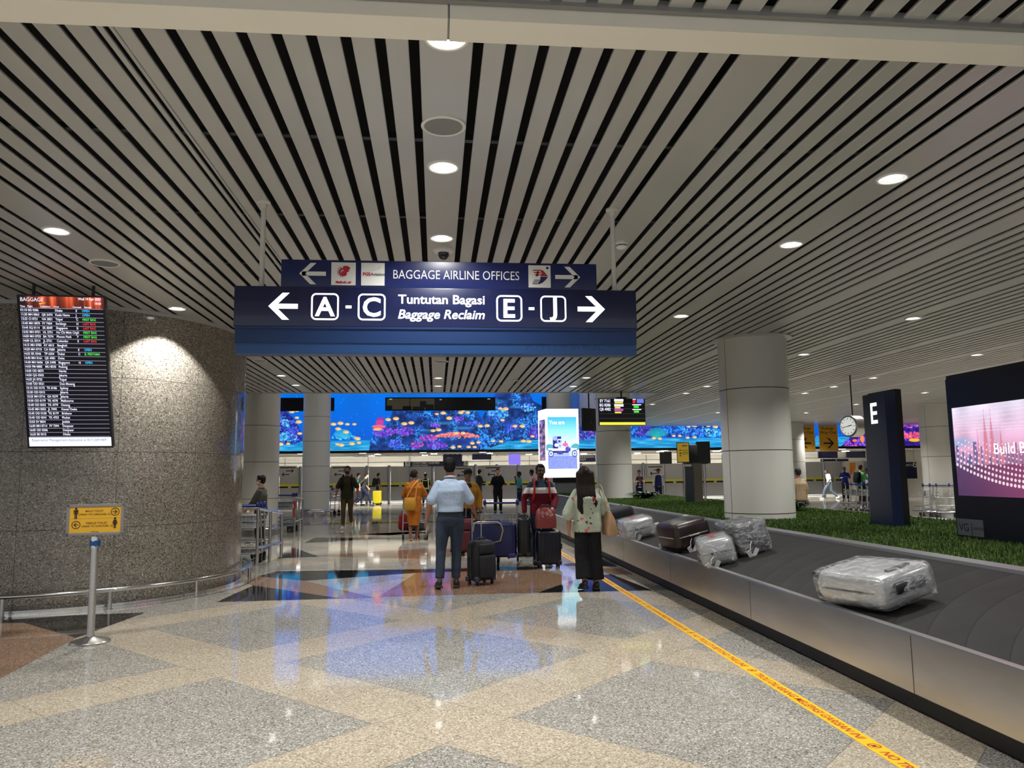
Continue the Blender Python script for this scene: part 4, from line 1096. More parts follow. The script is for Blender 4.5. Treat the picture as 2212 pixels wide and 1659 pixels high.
# black monitor seen from behind
q0, q1 = D(1258,931,20.6), D(1287,882,20.6)
t = thing('monitor', 'black monitor seen from the back beside the hanging flight monitor', 'monitor', ((q0.x+q1.x)/2, 20.6, (q0.z+q1.z)/2), R_(35))
ww = .25; hh_ = (q1.z-q0.z)/2
b = MB(); b.b2((-ww,-.03,-hh_),(ww,.05,hh_), bev=.012); b.build('casing', m_black, t, smooth=30)
b = MB(); b.cyl((0,0,hh_),(0,0,7.3-t.location.z),.02,n=10); b.build('hanger', m_black, t)
b = text('TV', .06); b.xf(face_y(.05,-.032,-.1)).build('lettering', m_greyp, t)

# ------------------------------------------------------------------ lit advertising tower
AY = 28.0
f0, f1 = D(1181,1032,AY), D(1249,883,AY); ax0, ax1, az0, az1 = f0.x, f1.x, f0.z, f1.z; aw, ah = ax1-ax0, az1-az0
ad = thing('advert_tower', 'brightly lit white advertising tower with a cargo tricycle poster', 'advertising display', (ax0, AY, 0))
W_, H_ = 340, 760
A = np.ones((H_, W_, 3), np.float32)
yy_, xx_ = np.mgrid[0:H_, 0:W_].astype(np.float32); u, v = xx_/W_, 1-yy_/H_   # v from the top
def ab(mask, col): 
    m = np.clip(mask, 0, 1)[..., None]; A[:] = A*(1-m)+np.asarray(col, np.float32)*m
inside = ((u > .05) & (u < .93) & (v > .12) & (v < .875)).astype(np.float32)
sky = np.array([.26,.72,.90])[None, None]*(1-np.clip((v-.12)/.36, 0, 1)[..., None])+np.array([.82,.99,1.0])*np.clip((v-.12)/.36, 0, 1)[..., None]
A[:] = A*(1-inside[..., None])+sky*inside[..., None]
ab(inside*(v > .56), (.78,.84,1.0)); ab(inside*(v > .69), (.50,.56,.86)); 
rip = noise(H_, W_, 6, 5); ab(inside*(v > .71)*np.clip(rip*2-1, 0, 1)*.6, (.72,.76,.95))
def el(cx, cy_, rx, ry, col, ring=None):
    d = np.sqrt(((u-cx)/rx)**2+((v-cy_)/ry)**2)
    ab(((d < 1) & ((d > ring) if ring else (d >= 0))).astype(np.float32), col)
def rc(x0, y0, x1, y1, col): ab(((u > x0) & (u < x1) & (v > y0) & (v < y1)).astype(np.float32), col)
el(.10,.565,.14,.05,(.35,.66,.72)); el(.9,.56,.14,.05,(.35,.66,.72)); rc(.05,.575,.93,.60,(.88,.93,1))
NB = (.16,.16,.52); LB = (.62,.68,.95)
rc(.20,.43,.36,.58,NB); rc(.27,.405,.46,.44,NB); el(.27,.43,.07,.035,LB); el(.40,.475,.08,.035,LB); el(.40,.475,.03,.014,NB); el(.31,.53,.06,.026,(.9,.93,1)); el(.42,.54,.05,.022,LB); rc(.34,.445,.46,.455,(.9,.95,1))
el(.58,.525,.09,.028,(.90,.42,.66)); el(.585,.485,.024,.014,(.5,.34,.4))
rc(.14,.595,.70,.615,(.85,.88,1)); rc(.20,.615,.68,.645,NB); rc(.18,.655,.70,.685,LB); el(.42,.645,.10,.022,(.28,.28,.62)); el(.66,.59,.08,.04,(.3,.32,.7))
for cx in (.14, .86): el(cx,.655,.085,.047,NB); el(cx,.655,.066,.036,(.78,.82,1)); el(cx,.655,.02,.011,NB)
rc(.70,.57,.72,.62,NB); rc(.66,.565,.80,.575,LB)
ad_img = image_mat('advert_picture', A[::1], 1.35, rough=.25)
b = MB(); b.quad((0,0,az0),(aw,0,az0),(aw,0,az1),(0,0,az1)); b.build('front_display', ad_img, ad, uvf=lambda co: (co.x/aw, (co.z-az0)/ah))
S_ = np.ones((200, 40, 3), np.float32); nn_ = noise(200, 40, 7, 11)[..., None]; nb_ = noise(200, 40, 9, 12)[..., None]
S_[50:170, 6:36] = (np.array([.22,.24,.60])*nn_+np.array([.75,.55,.50])*nb_*.8)[50:170, 6:36]
b = MB(); b.quad((-.16,.95,az0),(0,0,az0),(0,0,az1),(-.16,.95,az1)); b.build('side_display', image_mat('advert_side_picture', S_, 1.2), ad, uvf=lambda co: (co.y < .5, (co.z-az0)/ah))
b = MB(); b.quad((aw,0,az0),(-.16,.95,az0),(-.16,.95,az1),(aw,0,az1)); b.poly([(0,0,az1),(aw,0,az1),(-.16,.95,az1)]); b.poly([(0,0,az0),(-.16,.95,az0),(aw,0,az0)]); b.build('casing', M('tower_white', (.8,.8,.8), rough=.3), ad)
b = MB(); b.b2((.35,.05,.784),(aw-.05,.25,az0-.18)); b.build('pedestal', m_greyp, ad)
b = MB(); b.b2((.28,.02,az0-.18),(aw+.02,.35,az0)); b.build('plinth', m_matblack, ad)
L = MB(); L.join(fit('You are', .2, aw*.48, bold=.004), mt=Matrix.Translation((aw*.33, az1-ah*.225, 0))); L.xf(face_y(0,-.004,0)).build('lettering', M('advert_white', (.9,.9,.9), emit=(1,1,1), es=1.5), ad)

# ------------------------------------------------------------------ information kiosk on the turf
ks = thing('information_kiosk', 'grey pedestal kiosk on the turf with yellow box and black monitors on top', 'kiosk', (6.22, 18.2, .784))
b = MB(); b.prism([(-.02,-.10),(.20,-.10),(.23,.12),(.02,.16)], 0, .93); b.build('pedestal', M('kiosk_taupe', rgb(118,108,100), rough=.5), ks)
b = MB(); b.prism([(-.20,-.03),(-.03,-.12),(-.01,.08),(-.17,.14)], 0, .86); b.build('info_panel', M('kiosk_dark', rgb(38,44,52), rough=.25, var=.3, vscale=9), ks)
b = MB(); b.box((-.22,.02,1.20), (.30,.10,.50), rz=R_(-18), bev=.01); k1 = b.build('yellow_screen', [m_black], ks, smooth=30)
b = MB(); b.box((-.236,-.034,1.20), (.27,.006,.46), rz=R_(-18)); b.build('screen_face', M('kiosk_yellow', rgb(196,160,44), rough=.3, emit=rgb(196,160,44), es=.35), k1)
b = MB()
for i, (dx, dz, w_, h_) in enumerate(((-.06,.05,.05,.02),(-.06,-.02,.05,.03),(-.06,-.08,.05,.02),(.05,.0,.14,.012),(.05,.05,.14,.01),(.05,-.04,.14,.01),(.04,.16,.12,.02))):
    b.box((-.238+dx,-.040-dx*.32,1.20+dz), (w_,.004,h_), rz=R_(-18))
b.build('screen_marks', M('kiosk_ink', rgb(96,70,16), rough=.5), k1)
b = MB(); b.box((.02,.03,1.16), (.24,.16,.46), bev=.02); b.build('cabinet', m_matblack, ks, smooth=30)
b = MB(); b.prism([(.10,-.04),(.40,-.16),(.42,.02),(.14,.12)], .93, 1.46); b.build('monitor_back', m_black, ks)
b = MB(); b.b2((-.20,-.09,.915),(.36,.12,.95)); b.build('shelf', m_black, ks)

# ------------------------------------------------------------------ navy pillar sign with a lit letter E
ep = thing('letter_pillar', 'tall navy pillar sign with a lit white letter E on the turf', 'sign pillar', (5.74, 9.26, .784))
PH = 1.74
b = MB(); b.prism([(0,0),(.02,.54),(.12,.58),(.12,-.04)], 0, PH-.02, 0); b.build('front_panel', M('pillar_navy', rgb(12,24,58), rough=.3), ep)
b = MB(); b.prism([(.12,-.04),(.12,.58),(.23,.54),(.23,.0)], 0, PH+.01); b.build('edge_panel', M('pillar_black', rgb(8,9,16), rough=.3), ep)
tx = text('E', .385, bold=.006); hc = max(v[1] for v in tx.v); wE = max(v[0] for v in tx.v)-min(v[0] for v in tx.v)
tx.v = [(v[0]*.98, v[1], v[2]) for v in tx.v]
tx.xf(Matrix.Translation((.0062, .28, PH-.41)) @ Matrix.Rotation(-PI/2+R_(-1.9), 4, 'Z') @ Matrix.Rotation(PI/2, 4, 'X')).build('letter', m_lit, ep)

# ------------------------------------------------------------------ large advertising display at the edge
vg = thing('advert_display', 'large black LED display on the turf showing a dotted pink city skyline', 'advertising display', (5.5, 4.6, .784))
VL, VH = 3.13, 1.68   # runs along +Y
b = MB(); b.b2((.012,0,0),(.42,VL,VH+.04)); b.build('casing', m_black, vg)
m_bez = M('bezel_navy_black', rgb(14,15,24), rough=.3)
b = MB(); b.b2((0,0,0),(.02,VL,.44)); b.b2((0,0,1.365),(.02,VL,VH)); b.b2((0,VL-.06,.44),(.02,VL,1.365)); b.b2((0,0,.44),(.02,.05,1.365)); b.build('bezel', m_bez, vg)
H_, W_ = 360, 1160
V_ = np.zeros((H_, W_, 3), np.float32); yy_, xx_ = np.mgrid[0:H_, 0:W_].astype(np.float32); v = yy_/H_; u = xx_/W_     # u grows towards the camera (picture's right)
top_c, mid_c, low_c = np.array([.93,.90,.98]), np.array([.92,.66,.80]), np.array([.30,.26,.42])
tt = v[..., None]
V_[:] = np.where(tt > .5, mid_c+(top_c-mid_c)*(tt-.5)*2, low_c+(mid_c-low_c)*np.clip(tt*2-.1, 0, 1))
V_ *= (.92+.16*noise(H_, W_, 60, 21))[..., None]
def vb(mask, col, a=1.0):
    m = (np.clip(mask.astype(np.float32), 0, 1)*a)[..., None]; V_[:] = V_*(1-m)+np.asarray(col, np.float32)*m
vb(np.exp(-((v-.60)/.05)**2)*np.exp(-((u-.03)/.06)**2), (.55,.70,.86), .8)
r2 = np.random.default_rng(5)
for i in range(60):
    x0 = i*20+r2.integers(0, 10); hgt_ = .42+.18*r2.random(); f = min(x0/500, 1)
    col = np.array([.30,.36,.58])*(1-f)+np.array([.74,.40,.52])*f
    vb((xx_ > x0) & (xx_ < x0+9+14*r2.random()) & (v < hgt_) & (v > .2), col, .8)
for cx, hm, wd_ in ((.155,.90,11),(.185,.89,11),(.225,.72,11),(.118,.68,9)):
    dx = np.abs(xx_-cx*W_); vb((dx < wd_*np.clip((hm-v)*3.2, 0, 1)) & (v < hm) & (v > .2), (.85,.52,.60), .9)
    vb((dx < 1) & (v < hm+.05) & (v > .5), (.85,.52,.60), .8)
vb((v < .34), (.28,.20,.34), .75); vb((v < .34)*np.exp(-((u-.35)/.25)**2), (.62,.26,.42), .7)
for i in range(9):
    for j in range(60):
        cx = 8+j*19+i*4; cy_ = H_*(.10+.05*i+.0000014*(cx-430)**2*(1-i*.05)+(.03*i*(1-min(cx/430, 1.6)))); rr2 = 6.8-.62*i
        if cy_ < H_*.62: vb(((xx_-cx)**2+(yy_-cy_)**2) < rr2**2, (1,.90,.93), .95)
for j in range(7): vb((np.abs(v-(.70+.04*j+.01*np.sin(u*9+j))) < .0022), (1,.97,1), .7)
m_city = image_mat('city_picture', V_, 1.0, rough=.25)
b = MB(); b.quad((.008,VL-.06,.44),(.008,.05,.44),(.008,.05,1.365),(.008,VL-.06,1.365)); b.build('display', m_city, vg, uvf=lambda co: ((VL-.06-co.y)/(VL-.11), (co.z-.44)/.925))
toX = Matrix.Rotation(-PI/2, 4, 'Z') @ Matrix.Rotation(PI/2, 4, 'X')
L = text('Build Better', .155, 'LEFT', wide=.95); L.xf(Matrix.Translation((.004, VL-.63, .86)) @ toX).build('lettering', MATS['advert_white'], vg)
b = MB(); b.b2((-.006,VL-.41,.03),(.0,VL-.02,.20)); pl = b.build('name_plate', M('plate_grey', rgb(96,98,104), rough=.35, metal=.4), vg)
L = text('VG', .115, 'LEFT', bold=.001); L.join(text('|', .14, 'LEFT'), mt=Matrix.Translation((.175,-.01,0))); L.join(text('AIRPORTS', .042, 'LEFT'), mt=Matrix.Translation((.215,.02,0)))
L.xf(Matrix.Translation((-.0075, VL-.05, .075)) @ toX).build('lettering', m_matblack, pl)

# ------------------------------------------------------------------ round hanging clock and yellow banners
q = D(1843, 921, 16.0); ck = thing('hanging_clock', 'round double-sided steel clock hanging from the ceiling', 'clock', (q.x, 16.0, q.z), R_(-70))
b = MB(); b.lathe([(.0,.16),(.21,.16),(.237,.14),(.237,-.14),(.21,-.16),(.0,-.16)], n=40); b.xf(Matrix.Rotation(PI/2, 4, 'X')).build('drum', m_steel, ck, smooth=35)
b = MB(); b.lathe([(.20,.1615),(.0,.162)], n=40); b.xf(Matrix.Rotation(PI/2, 4, 'X')).build('dial', M('dial_white', (.85,.85,.83), rough=.3, emit=(1,1,.97), es=.55), ck)
b = MB()
for i in range(12):
    a = 2*PI*i/12; b.box((.165*math.sin(a),-.164,.165*math.cos(a)), (.012,.003,.04), mat=Matrix.Rotation(a, 4, 'Y'))
b.build('hour_marks', m_matblack, ck)
for ln, wd_, a in ((.11,.018,R_(80)),(.17,.013,R_(258))):
    b = MB(); b.box((ln/2*math.sin(a),-.166,ln/2*math.cos(a)), (wd_,.003,ln), mat=Matrix.Rotation(a, 4, 'Y')); b.build('hand', m_matblack, ck)
b = MB(); b.cyl((0,0,.235),(0,0,3.6-q.z),.014,n=10); b.build('hanger', m_black, ck)
m_ban = M('banner_yellow', rgb(214,156,30), rough=.6)
for px, lf, lab in ((1789.5, False, 'yellow way-out banner with arrow pointing towards the clock'), (1740, True, 'yellow way-out banner with arrow pointing towards the big column')):
    q0, q1 = D(px-18.5, 974, 33.2), D(px+18.5, 918, 33.2); w_, h_ = (q1.x-q0.x)/2, (q1.z-q0.z)/2
    t = thing('way_out_banner', lab, 'banner', ((q0.x+q1.x)/2, 33.2, (q0.z+q1.z)/2), 0, 'yellow way-out banners')
    b = MB(); b.b2((-w_,-.008,-h_),(w_,.008,h_)); b.build('cloth', m_ban, t)
    b = MB(); b.cyl((-w_,0,h_),(w_,0,h_),.012); b.cyl((-w_,0,-h_),(w_,0,-h_),.012); b.build('rod', m_greyp, t)
    b = MB(); [b.cyl((s*w_*.8,0,h_),(s*w_*.8,0,3.6-t.location.z),.005,n=6) for s in (-1, 1)]; b.build('cord', m_greyp, t)
    L = MB(); L.join(fit('Keluar', .19, w_*1.35, bold=.002), mt=Matrix.Translation((0,h_-.21,0))); L.join(fit('Way Out', .19, w_*1.75, bold=.002), mt=Matrix.Translation((0,h_-.40,0)))
    L.join(arrow2d(.50,.46,.07,lf), mt=Matrix.Translation((0,-.24,0))); L.xf(face_y(0,-.010,0)).build('lettering', M('banner_black', rgb(28,22,10), rough=.6), t)
# ------------------------------------------------------------------ people
SKIN = {k: M('skin_'+k, c, rough=.5, var=.06, vscale=12) for k, c in dict(fair=rgb(196,150,124), tan=rgb(166,116,88), brown=rgb(112,72,52), dark=rgb(78,50,38)).items()}
HAIR = M('hair_black', (.008,.007,.006), rough=.55, var=.4, vscale=60, bump=.6, bscale=90, spec=.2)
HAIRB = M('hair_brown', rgb(34,22,17), spec=.2, rough=.5, var=.5, vscale=40, aniso=(3,3,.3), bump=.35, bscale=55)
def cloth(name, col, **k):
    k.setdefault('rough', .85); k.setdefault('var', .12); k.setdefault('vscale', 9); k.setdefault('bump', .35); k.setdefault('bscale', 26)
    return M('cloth_'+name, col, spec=.2, **k)
FOLD = bpy.data.textures.new('cloth_folds', 'CLOUDS'); FOLD.noise_scale = .11; FOLD.noise_depth = 2
def organic(o, vox, it=4, fold=0.0):
    r = o.modifiers.new('union', 'REMESH'); r.mode = 'VOXEL'; r.voxel_size = vox; r.use_smooth_shade = True
    s = o.modifiers.new('soften', 'SMOOTH'); s.factor = .5; s.iterations = it
    if fold:
        d = o.modifiers.new('folds', 'DISPLACE'); d.texture = FOLD; d.strength = fold; d.mid_level = .62; d.texture_coords = 'LOCAL'
    return o
BASE = dict(pel=(0,0,.92), che=(0,0,1.28), nk=(0,.0,1.45), hd=(0,.022,1.600),
            shL=(-.160,-.005,1.362), elL=(-.232,-.03,1.12), haL=(-.236,.035,.875), shR=(.160,-.005,1.362), elR=(.232,-.03,1.12), haR=(.236,.035,.875),
            hiL=(-.088,0,.89), knL=(-.10,.025,.49), anL=(-.105,-.02,.085), hiR=(.088,0,.89), knR=(.10,.025,.49), anR=(.105,-.02,.085))
WALK = dict(knR=(.10,.16,.50), anR=(.10,.20,.085), knL=(-.10,.0,.48), anL=(-.10,-.26,.13), elL=(-.235,.02,1.12), haL=(-.235,.15,.89), elR=(.235,-.10,1.13), haR=(.238,-.10,.88))
STRIDE = dict(knR=(.09,.26,.53), anR=(.09,.40,.085), knL=(-.09,-.02,.47), anL=(-.09,-.42,.14), elL=(-.235,.06,1.13), haL=(-.235,.22,.93), elR=(.235,-.16,1.14), haR=(.235,-.16,.90))
def pose(*ds):
    p = dict(BASE)
    for d in ds: p.update(d)
    return {k: Vector(v) for k, v in p.items()}
def lerp(a, b, t): return a+(b-a)*t
def hand(mb, wr, el, side, curl=.35, s=1.0):
    d = (wr-el).normalized()
    fwd = Vector((0,1,0)); fwd = (fwd-d*fwd.dot(d))
    fwd = fwd.normalized() if fwd.length > .2 else Vector((1,0,0))
    nrm = d.cross(fwd).normalized()            # across the palm's thickness
    if nrm.x*side > 0: nrm = -nrm              # palm looks to the body
    pc = wr+d*.045
    for k in range(4): mb.caps([wr+fwd*(.012*(k-1.5)), wr+d*.085+fwd*(.019*(k-1.5))], [.017, .0125], n=8)
    for k, ln in enumerate((.062, .074, .080, .070)):
        b0 = wr+d*.085+fwd*(.0205*(k-1.5)); b1 = b0+(d*math.cos(curl)+nrm*math.sin(curl))*ln*.42
        b2 = b1+(d*math.cos(curl*2.2)+nrm*math.sin(curl*2.2))*ln*.33; b3 = b2+(d*math.cos(curl*3.2)+nrm*math.sin(curl*3.2))*ln*.25
        mb.caps([b0, b1, b2, b3], [.0098, .0090, .0082, .0072], n=8)
    t0 = wr+d*.025+fwd*.026; t1 = t0+(d*.65+fwd*.72+nrm*.2).normalized()*.036; t2 = t1+(d*.95+fwd*.25+nrm*.4*(1+curl)).normalized()*.030
    mb.caps([t0, t1, t2], [.0135, .0105, .0085], n=8)
def torso(mb, p, prof, n=24):
    rs = []
    z0, z1, z2 = p['pel'].z, p['che'].z, p['nk'].z
    for f, rx, ry, *o in prof:       # f: 0 pelvis .. 1 chest .. 2 neck base
        c = lerp(p['pel'], p['che'], f) if f <= 1 else lerp(p['che'], p['nk'], f-1)
        rs.append((c.x, c.y+(o[0] if o else 0), c.z, rx, ry, .9))
    mb.rings(rs, n=n)
def person(label, loc, rz, h=1.72, P_=None, skin='tan', hair=HAIR, hairstyle='short', top=None, top_name='shirt', sleeve='short', hem=-.25, loose=1.0,
           low=None, low_name='trousers', cut='straight', shoes=None, vox=.009, girth=1.0, mask=None, face=True, curl=(.35,.35), belt=None, fold=.010, headyaw=0, group=None, collar=None):
    p = P_ or pose(); s = h/1.72
    t = thing('person', label, 'person', loc, rz, group)
    t.scale = (s, s, s); sk = SKIN[skin]; g = girth
    mb = MB()
    torso(mb, p, [(-.30,.11*g,.085*g),(-.1,.158*g,.112*g),(.05,.158*g,.115*g),(.45,.138*g,.10*g),(1,.155*g,.112*g),(1.45,.145*g,.095*g),(1.72,.115*g,.075),(1.9,.075,.062)])
    nk, hd = p['nk'], p['hd']
    mb.caps([nk-Vector((0,0,.05)), lerp(nk, hd, .5), hd-Vector((0,.005,.02))], [.062, .054, .056], n=14)
    hm = Matrix.Translation(hd) @ Matrix.Rotation(headyaw, 4, 'Z')
    hb = MB()
    hb.ell((0,-.004,.022), (.075,.094,.098), n=20, m=14); hb.ell((0,.030,-.05), (.056,.062,.062), n=16, m=10); hb.ell((0,.052,-.088), (.028,.028,.022), n=12, m=8)
    hb.caps([(0,.086,.012), (0,.108,-.030)], [.009, .0145], n=8); hb.ell((0,.088,.028), (.052,.014,.010), n=12, m=6)
    for sx_ in (-1, 1): hb.ell((sx_*.077,-.004,-.010), (.010,.021,.031), n=10, m=8); hb.ell((sx_*.040,.066,-.030), (.024,.022,.020), n=10, m=6)
    mb.join(hb, mt=hm)
    for S_, sg_ in (('L',-1), ('R',1)):
        mb.caps([p['sh'+S_], lerp(p['sh'+S_], p['el'+S_], .5), p['el'+S_], lerp(p['el'+S_], p['ha'+S_], .35), p['ha'+S_]], [.050*g, .045*g, .038, .039, .026], n=12)
        hand(mb, p['ha'+S_], p['el'+S_], sg_, curl[0 if S_ == 'L' else 1])
        mb.caps([p['hi'+S_], lerp(p['hi'+S_], p['kn'+S_], .5), p['kn'+S_], lerp(p['kn'+S_], p['an'+S_], .35), p['an'+S_]], [.088*g, .074*g, .055, .055, .036], n=14)
        a = p['an'+S_]; mb.caps([a-Vector((0,.03,.04)), a+Vector((sg_*.012,.13,-.055))], [.032, .024], n=10)
    organic(mb.build('body', sk, t), vox)
    if face:
        e = MB()
        for sx_ in (-1, 1): e.ell((sx_*.031,.0845,.008), (.0125,.006,.0052), n=10, m=6); e.box((sx_*.033,.0925,.031), (.036,.006,.0065))
        e.xf(hm); e.build('eyes', M('eye_dark', (.02,.014,.012), rough=.3), t, smooth=60)
        if not mask: e = MB(); e.ell((0,.088,-.062), (.024,.008,.007), n=12, m=6); e.xf(hm).build('lips', M('lips_'+skin, tuple(x*.62 for x in sk.node_tree.nodes['Principled BSDF'].inputs['Base Color'].default_value[:3]), rough=.5), t, smooth=60)
    if mask:
        e = MB(); e.ell((0,.048,-.048), (.064,.066,.052), n=18, m=12)
        for sx_ in (-1, 1): e.tube([(sx_*.056,.055,-.035), (sx_*.078,.02,-.015), (sx_*.082,-.012,.008)], .003, n=6)
        e.xf(hm).build('face_mask', mask, t, smooth=60)
    if hairstyle in ('short', 'crop', 'bald', 'long', 'bun'):
        hr = MB()
        if hairstyle == 'bald': hr = None
        else:
            q = .085 if hairstyle != 'crop' else .081
            hr.ell((0,-.018,.042), (q,.097,.092), n=24, m=14); hr.ell((0,-.040,.0), (q-.006,.070,.085), n=20, m=12); hr.ell((0,.035,.088), (.060,.052,.034), n=16, m=8)
            for sx_ in (-1, 1): hr.ell((sx_*.073,.012,.018), (.010,.022,.034), n=10, m=8)
            if hairstyle == 'long':
                for k in range(7):
                    x = (k-3)*.028
                    hr.caps([(x,-.06,.02), (x*1.15,-.088,-.14), (x*1.25+.016*math.sin(k*2),-.135,-.27), (x*1.35-.016*math.sin(k*2),-.15,-.41-.03*math.cos(k*1.7)), (x*1.0,-.15,-.53-.05*math.sin(k*2.1))], [.05,.042,.037,.033,.010], n=10)
            if hairstyle == 'bun': hr.ell((-.055,-.085,-.005), (.040,.042,.044), n=14, m=10)
            hr.xf(hm); organic(hr.build('hair', hair, t), max(vox*.75, .007), 3, .006)
    if top:
        c = MB(); k = loose
        prof = [(hem,.150*g*k,.122*g*k),(.0,.158*g*k,.124*g*k),(.45,.148*g*k,.114*g*k),(1,.166*g*k,.124*g*k),(1.4,.158*g,.108*g),(1.7,.122*g,.084),(1.9,.084,.072),(1.98,.070,.068)]
        if hem > 0: prof = [q for q in prof if q[0] >= hem]; 
        torso(c, p, prof)
        for S_ in 'LR':
            sh, el, ha = p['sh'+S_], p['el'+S_], p['ha'+S_]
            if sleeve == 'short': c.caps([sh, lerp(sh, el, .45), lerp(sh, el, .86)], [.060*g, .060*g*k, .065*g*k], n=14)
            elif sleeve == 'wide': c.caps([sh, lerp(sh, el, .6), lerp(el, ha, .22)], [.056*g, .074, .098], n=14)
            elif sleeve == 'long': c.caps([sh, lerp(sh, el, .5), el, lerp(el, ha, .5), lerp(el, ha, .94)], [.060*g, .057*g*k, .050*k, .045*k, .040*k], n=14)
        o = organic(c.build(top_name, top, t), max(vox*1.2, .011), 4, fold)
        if collar:
            c = MB(); c.tube([(nk.x+.070*math.cos(2*PI*i/16), nk.y+.064*math.sin(2*PI*i/16), nk.z+.008+.012*math.sin(2*PI*i/16)*-1) for i in range(16)], .014, n=8, closed=True)
            c.build('collar', collar, t, smooth=60)
    if low:
        c = MB()
        torso(c, p, [(-.30,.12*g,.10*g),(-.1,.168*g,.124*g),(.05,.166*g,.124*g),(.22,.152*g,.114*g)])
        for S_ in 'LR':
            hi, kn, an = p['hi'+S_], p['kn'+S_], p['an'+S_]
            if cut == 'straight': R3 = [.098*g, .086*g, .070, .066, .060]
            elif cut == 'slim': R3 = [.096*g, .082*g, .064, .060, .049]
            elif cut == 'wide': R3 = [.102*g, .104, .106, .112, .122]
            elif cut == 'shorts': R3 = [.100*g, .092*g, .084, .06, .05]
            end = lerp(kn, an, .93)+Vector((0,0,.01))
            pts = [hi, lerp(hi, kn, .5), kn, lerp(kn, an, .45), end]
            if cut == 'shorts': pts, R3 = pts[:3], R3[:3]
            if cut == 'wide': end = lerp(kn, an, .86); pts = [hi, lerp(hi, kn, .5), kn, lerp(kn, an, .45), end]
            c.caps(pts[:-1], R3[:-1], n=14); c.cyl(pts[-2], pts[-1], R3[-2], R3[-1], n=14)
        organic(c.build(low_name, low, t), max(vox*1.2, .011), 3, fold*.8)
    if shoes:
        for S_, sg_ in (('L',-1), ('R',1)):
            a = p['an'+S_]; lift = max(a.z-.085, 0); c = MB()
            f = MB(); f.ell((0,.055,-.040), (.043,.128,.042), n=16, m=10); f.ell((0,-.02,-.015), (.040,.055,.050), n=14, m=8); f.box((0,.05,-.066), (.080,.245,.034), bev=.012)
            tilt = -min(lift*5.5, .75)
            c.join(f, mt=Matrix.Translation(a+Vector((sg_*.006,0,0))) @ Matrix.Rotation(tilt, 4, 'X') @ Matrix.Rotation(-sg_*.12, 4, 'Z'))
            c.build('shoe', shoes, t, smooth=50)
    if belt:
        c = MB(); q = lerp(p['pel'], p['che'], .24); n_ = 28
        for i in range(n_):
            a, b2_ = 2*PI*i/n_, 2*PI*(i+1)/n_; rx, ryy = .158*g, .120*g
            c.quad((q.x+rx*math.cos(a),q.y+ryy*math.sin(a),q.z-.02),(q.x+rx*math.cos(b2_),q.y+ryy*math.sin(b2_),q.z-.02),(q.x+rx*math.cos(b2_),q.y+ryy*math.sin(b2_),q.z+.02),(q.x+rx*math.cos(a),q.y+ryy*math.sin(a),q.z+.02))
        c.build('belt', belt, t, smooth=60)
    return t
def banded(name, bands):
    """knit coloured by height: bands = [(z_from, colour)] rising"""
    m = bpy.data.materials.new(name); m.use_nodes = True; nt = m.node_tree; b = nt.nodes['Principled BSDF']; b.inputs['Roughness'].default_value = .85; b.inputs['Specular IOR Level'].default_value = .2
    tc = nt.nodes.new('ShaderNodeTexCoord'); sx = nt.nodes.new('ShaderNodeSeparateXYZ'); nt.links.new(tc.outputs['Object'], sx.inputs[0])
    mr = nt.nodes.new('ShaderNodeMapRange'); mr.inputs['From Max'].default_value = 2; nt.links.new(sx.outputs[2], mr.inputs[0])
    r = nt.nodes.new('ShaderNodeValToRGB'); r.color_ramp.interpolation = 'CONSTANT'; e = r.color_ramp.elements
    e[0].position = 0; e[0].color = (*bands[0][1], 1); e[1].position = bands[1][0]/2; e[1].color = (*bands[1][1], 1)
    for z, c in bands[2:]: k = e.new(z/2); k.color = (*c, 1)
    nt.links.new(mr.outputs[0], r.inputs[0]); nt.links.new(r.outputs[0], b.inputs['Base Color']); MATS[name] = m; return m
def strap(t, pts, w, mat, name='strap'):
    b = MB(); pts = [Vector(q) for q in pts]
    b.tube(pts, w, n=8); return b.build(name, mat, t, smooth=60)
def backpack(t, y=-.20, z=1.20, s=1.0, mat=None, straps=True, front=False, strapmat=None):
    mat = mat or m_cl_black; b = MB(); b.box((0,y,z), (.30*s,.17*s,.44*s), bev=.07*s); b.box((0,y-.09*s,z-.07*s), (.23*s,.06*s,.22*s), bev=.028*s)
    o = b.build('backpack', mat, t, smooth=60)
    if straps:
        for q in (-1, 1):
            strap(t, [(q*.10,y+.06,z+.17), (q*.115,-.06,1.475), (q*.12,.06,1.47), (q*.13,.128,1.34), (q*.14,.128,1.18), (q*.165,.06,1.06), (q*.13,y+.05,z-.16)], .019, strapmat or mat, 'backpack_strap')
    return o
m_cl_black = cloth('black', (.012,.012,.014)); m_cl_navy = cloth('navy', rgb(26,34,58)); m_cl_char = cloth('charcoal', rgb(48,50,54))
m_jean = cloth('dark_jeans', rgb(52,62,78), vscale=6, var=.25); m_shoe = M('shoe_black', (.012,.012,.012), rough=.5); m_shoew = M('shoe_white', (.72,.72,.70), rough=.5)
m_mask_b = M('mask_black', (.012,.012,.013), rough=.8); m_mask_w = M('mask_white', (.75,.76,.78), rough=.8)

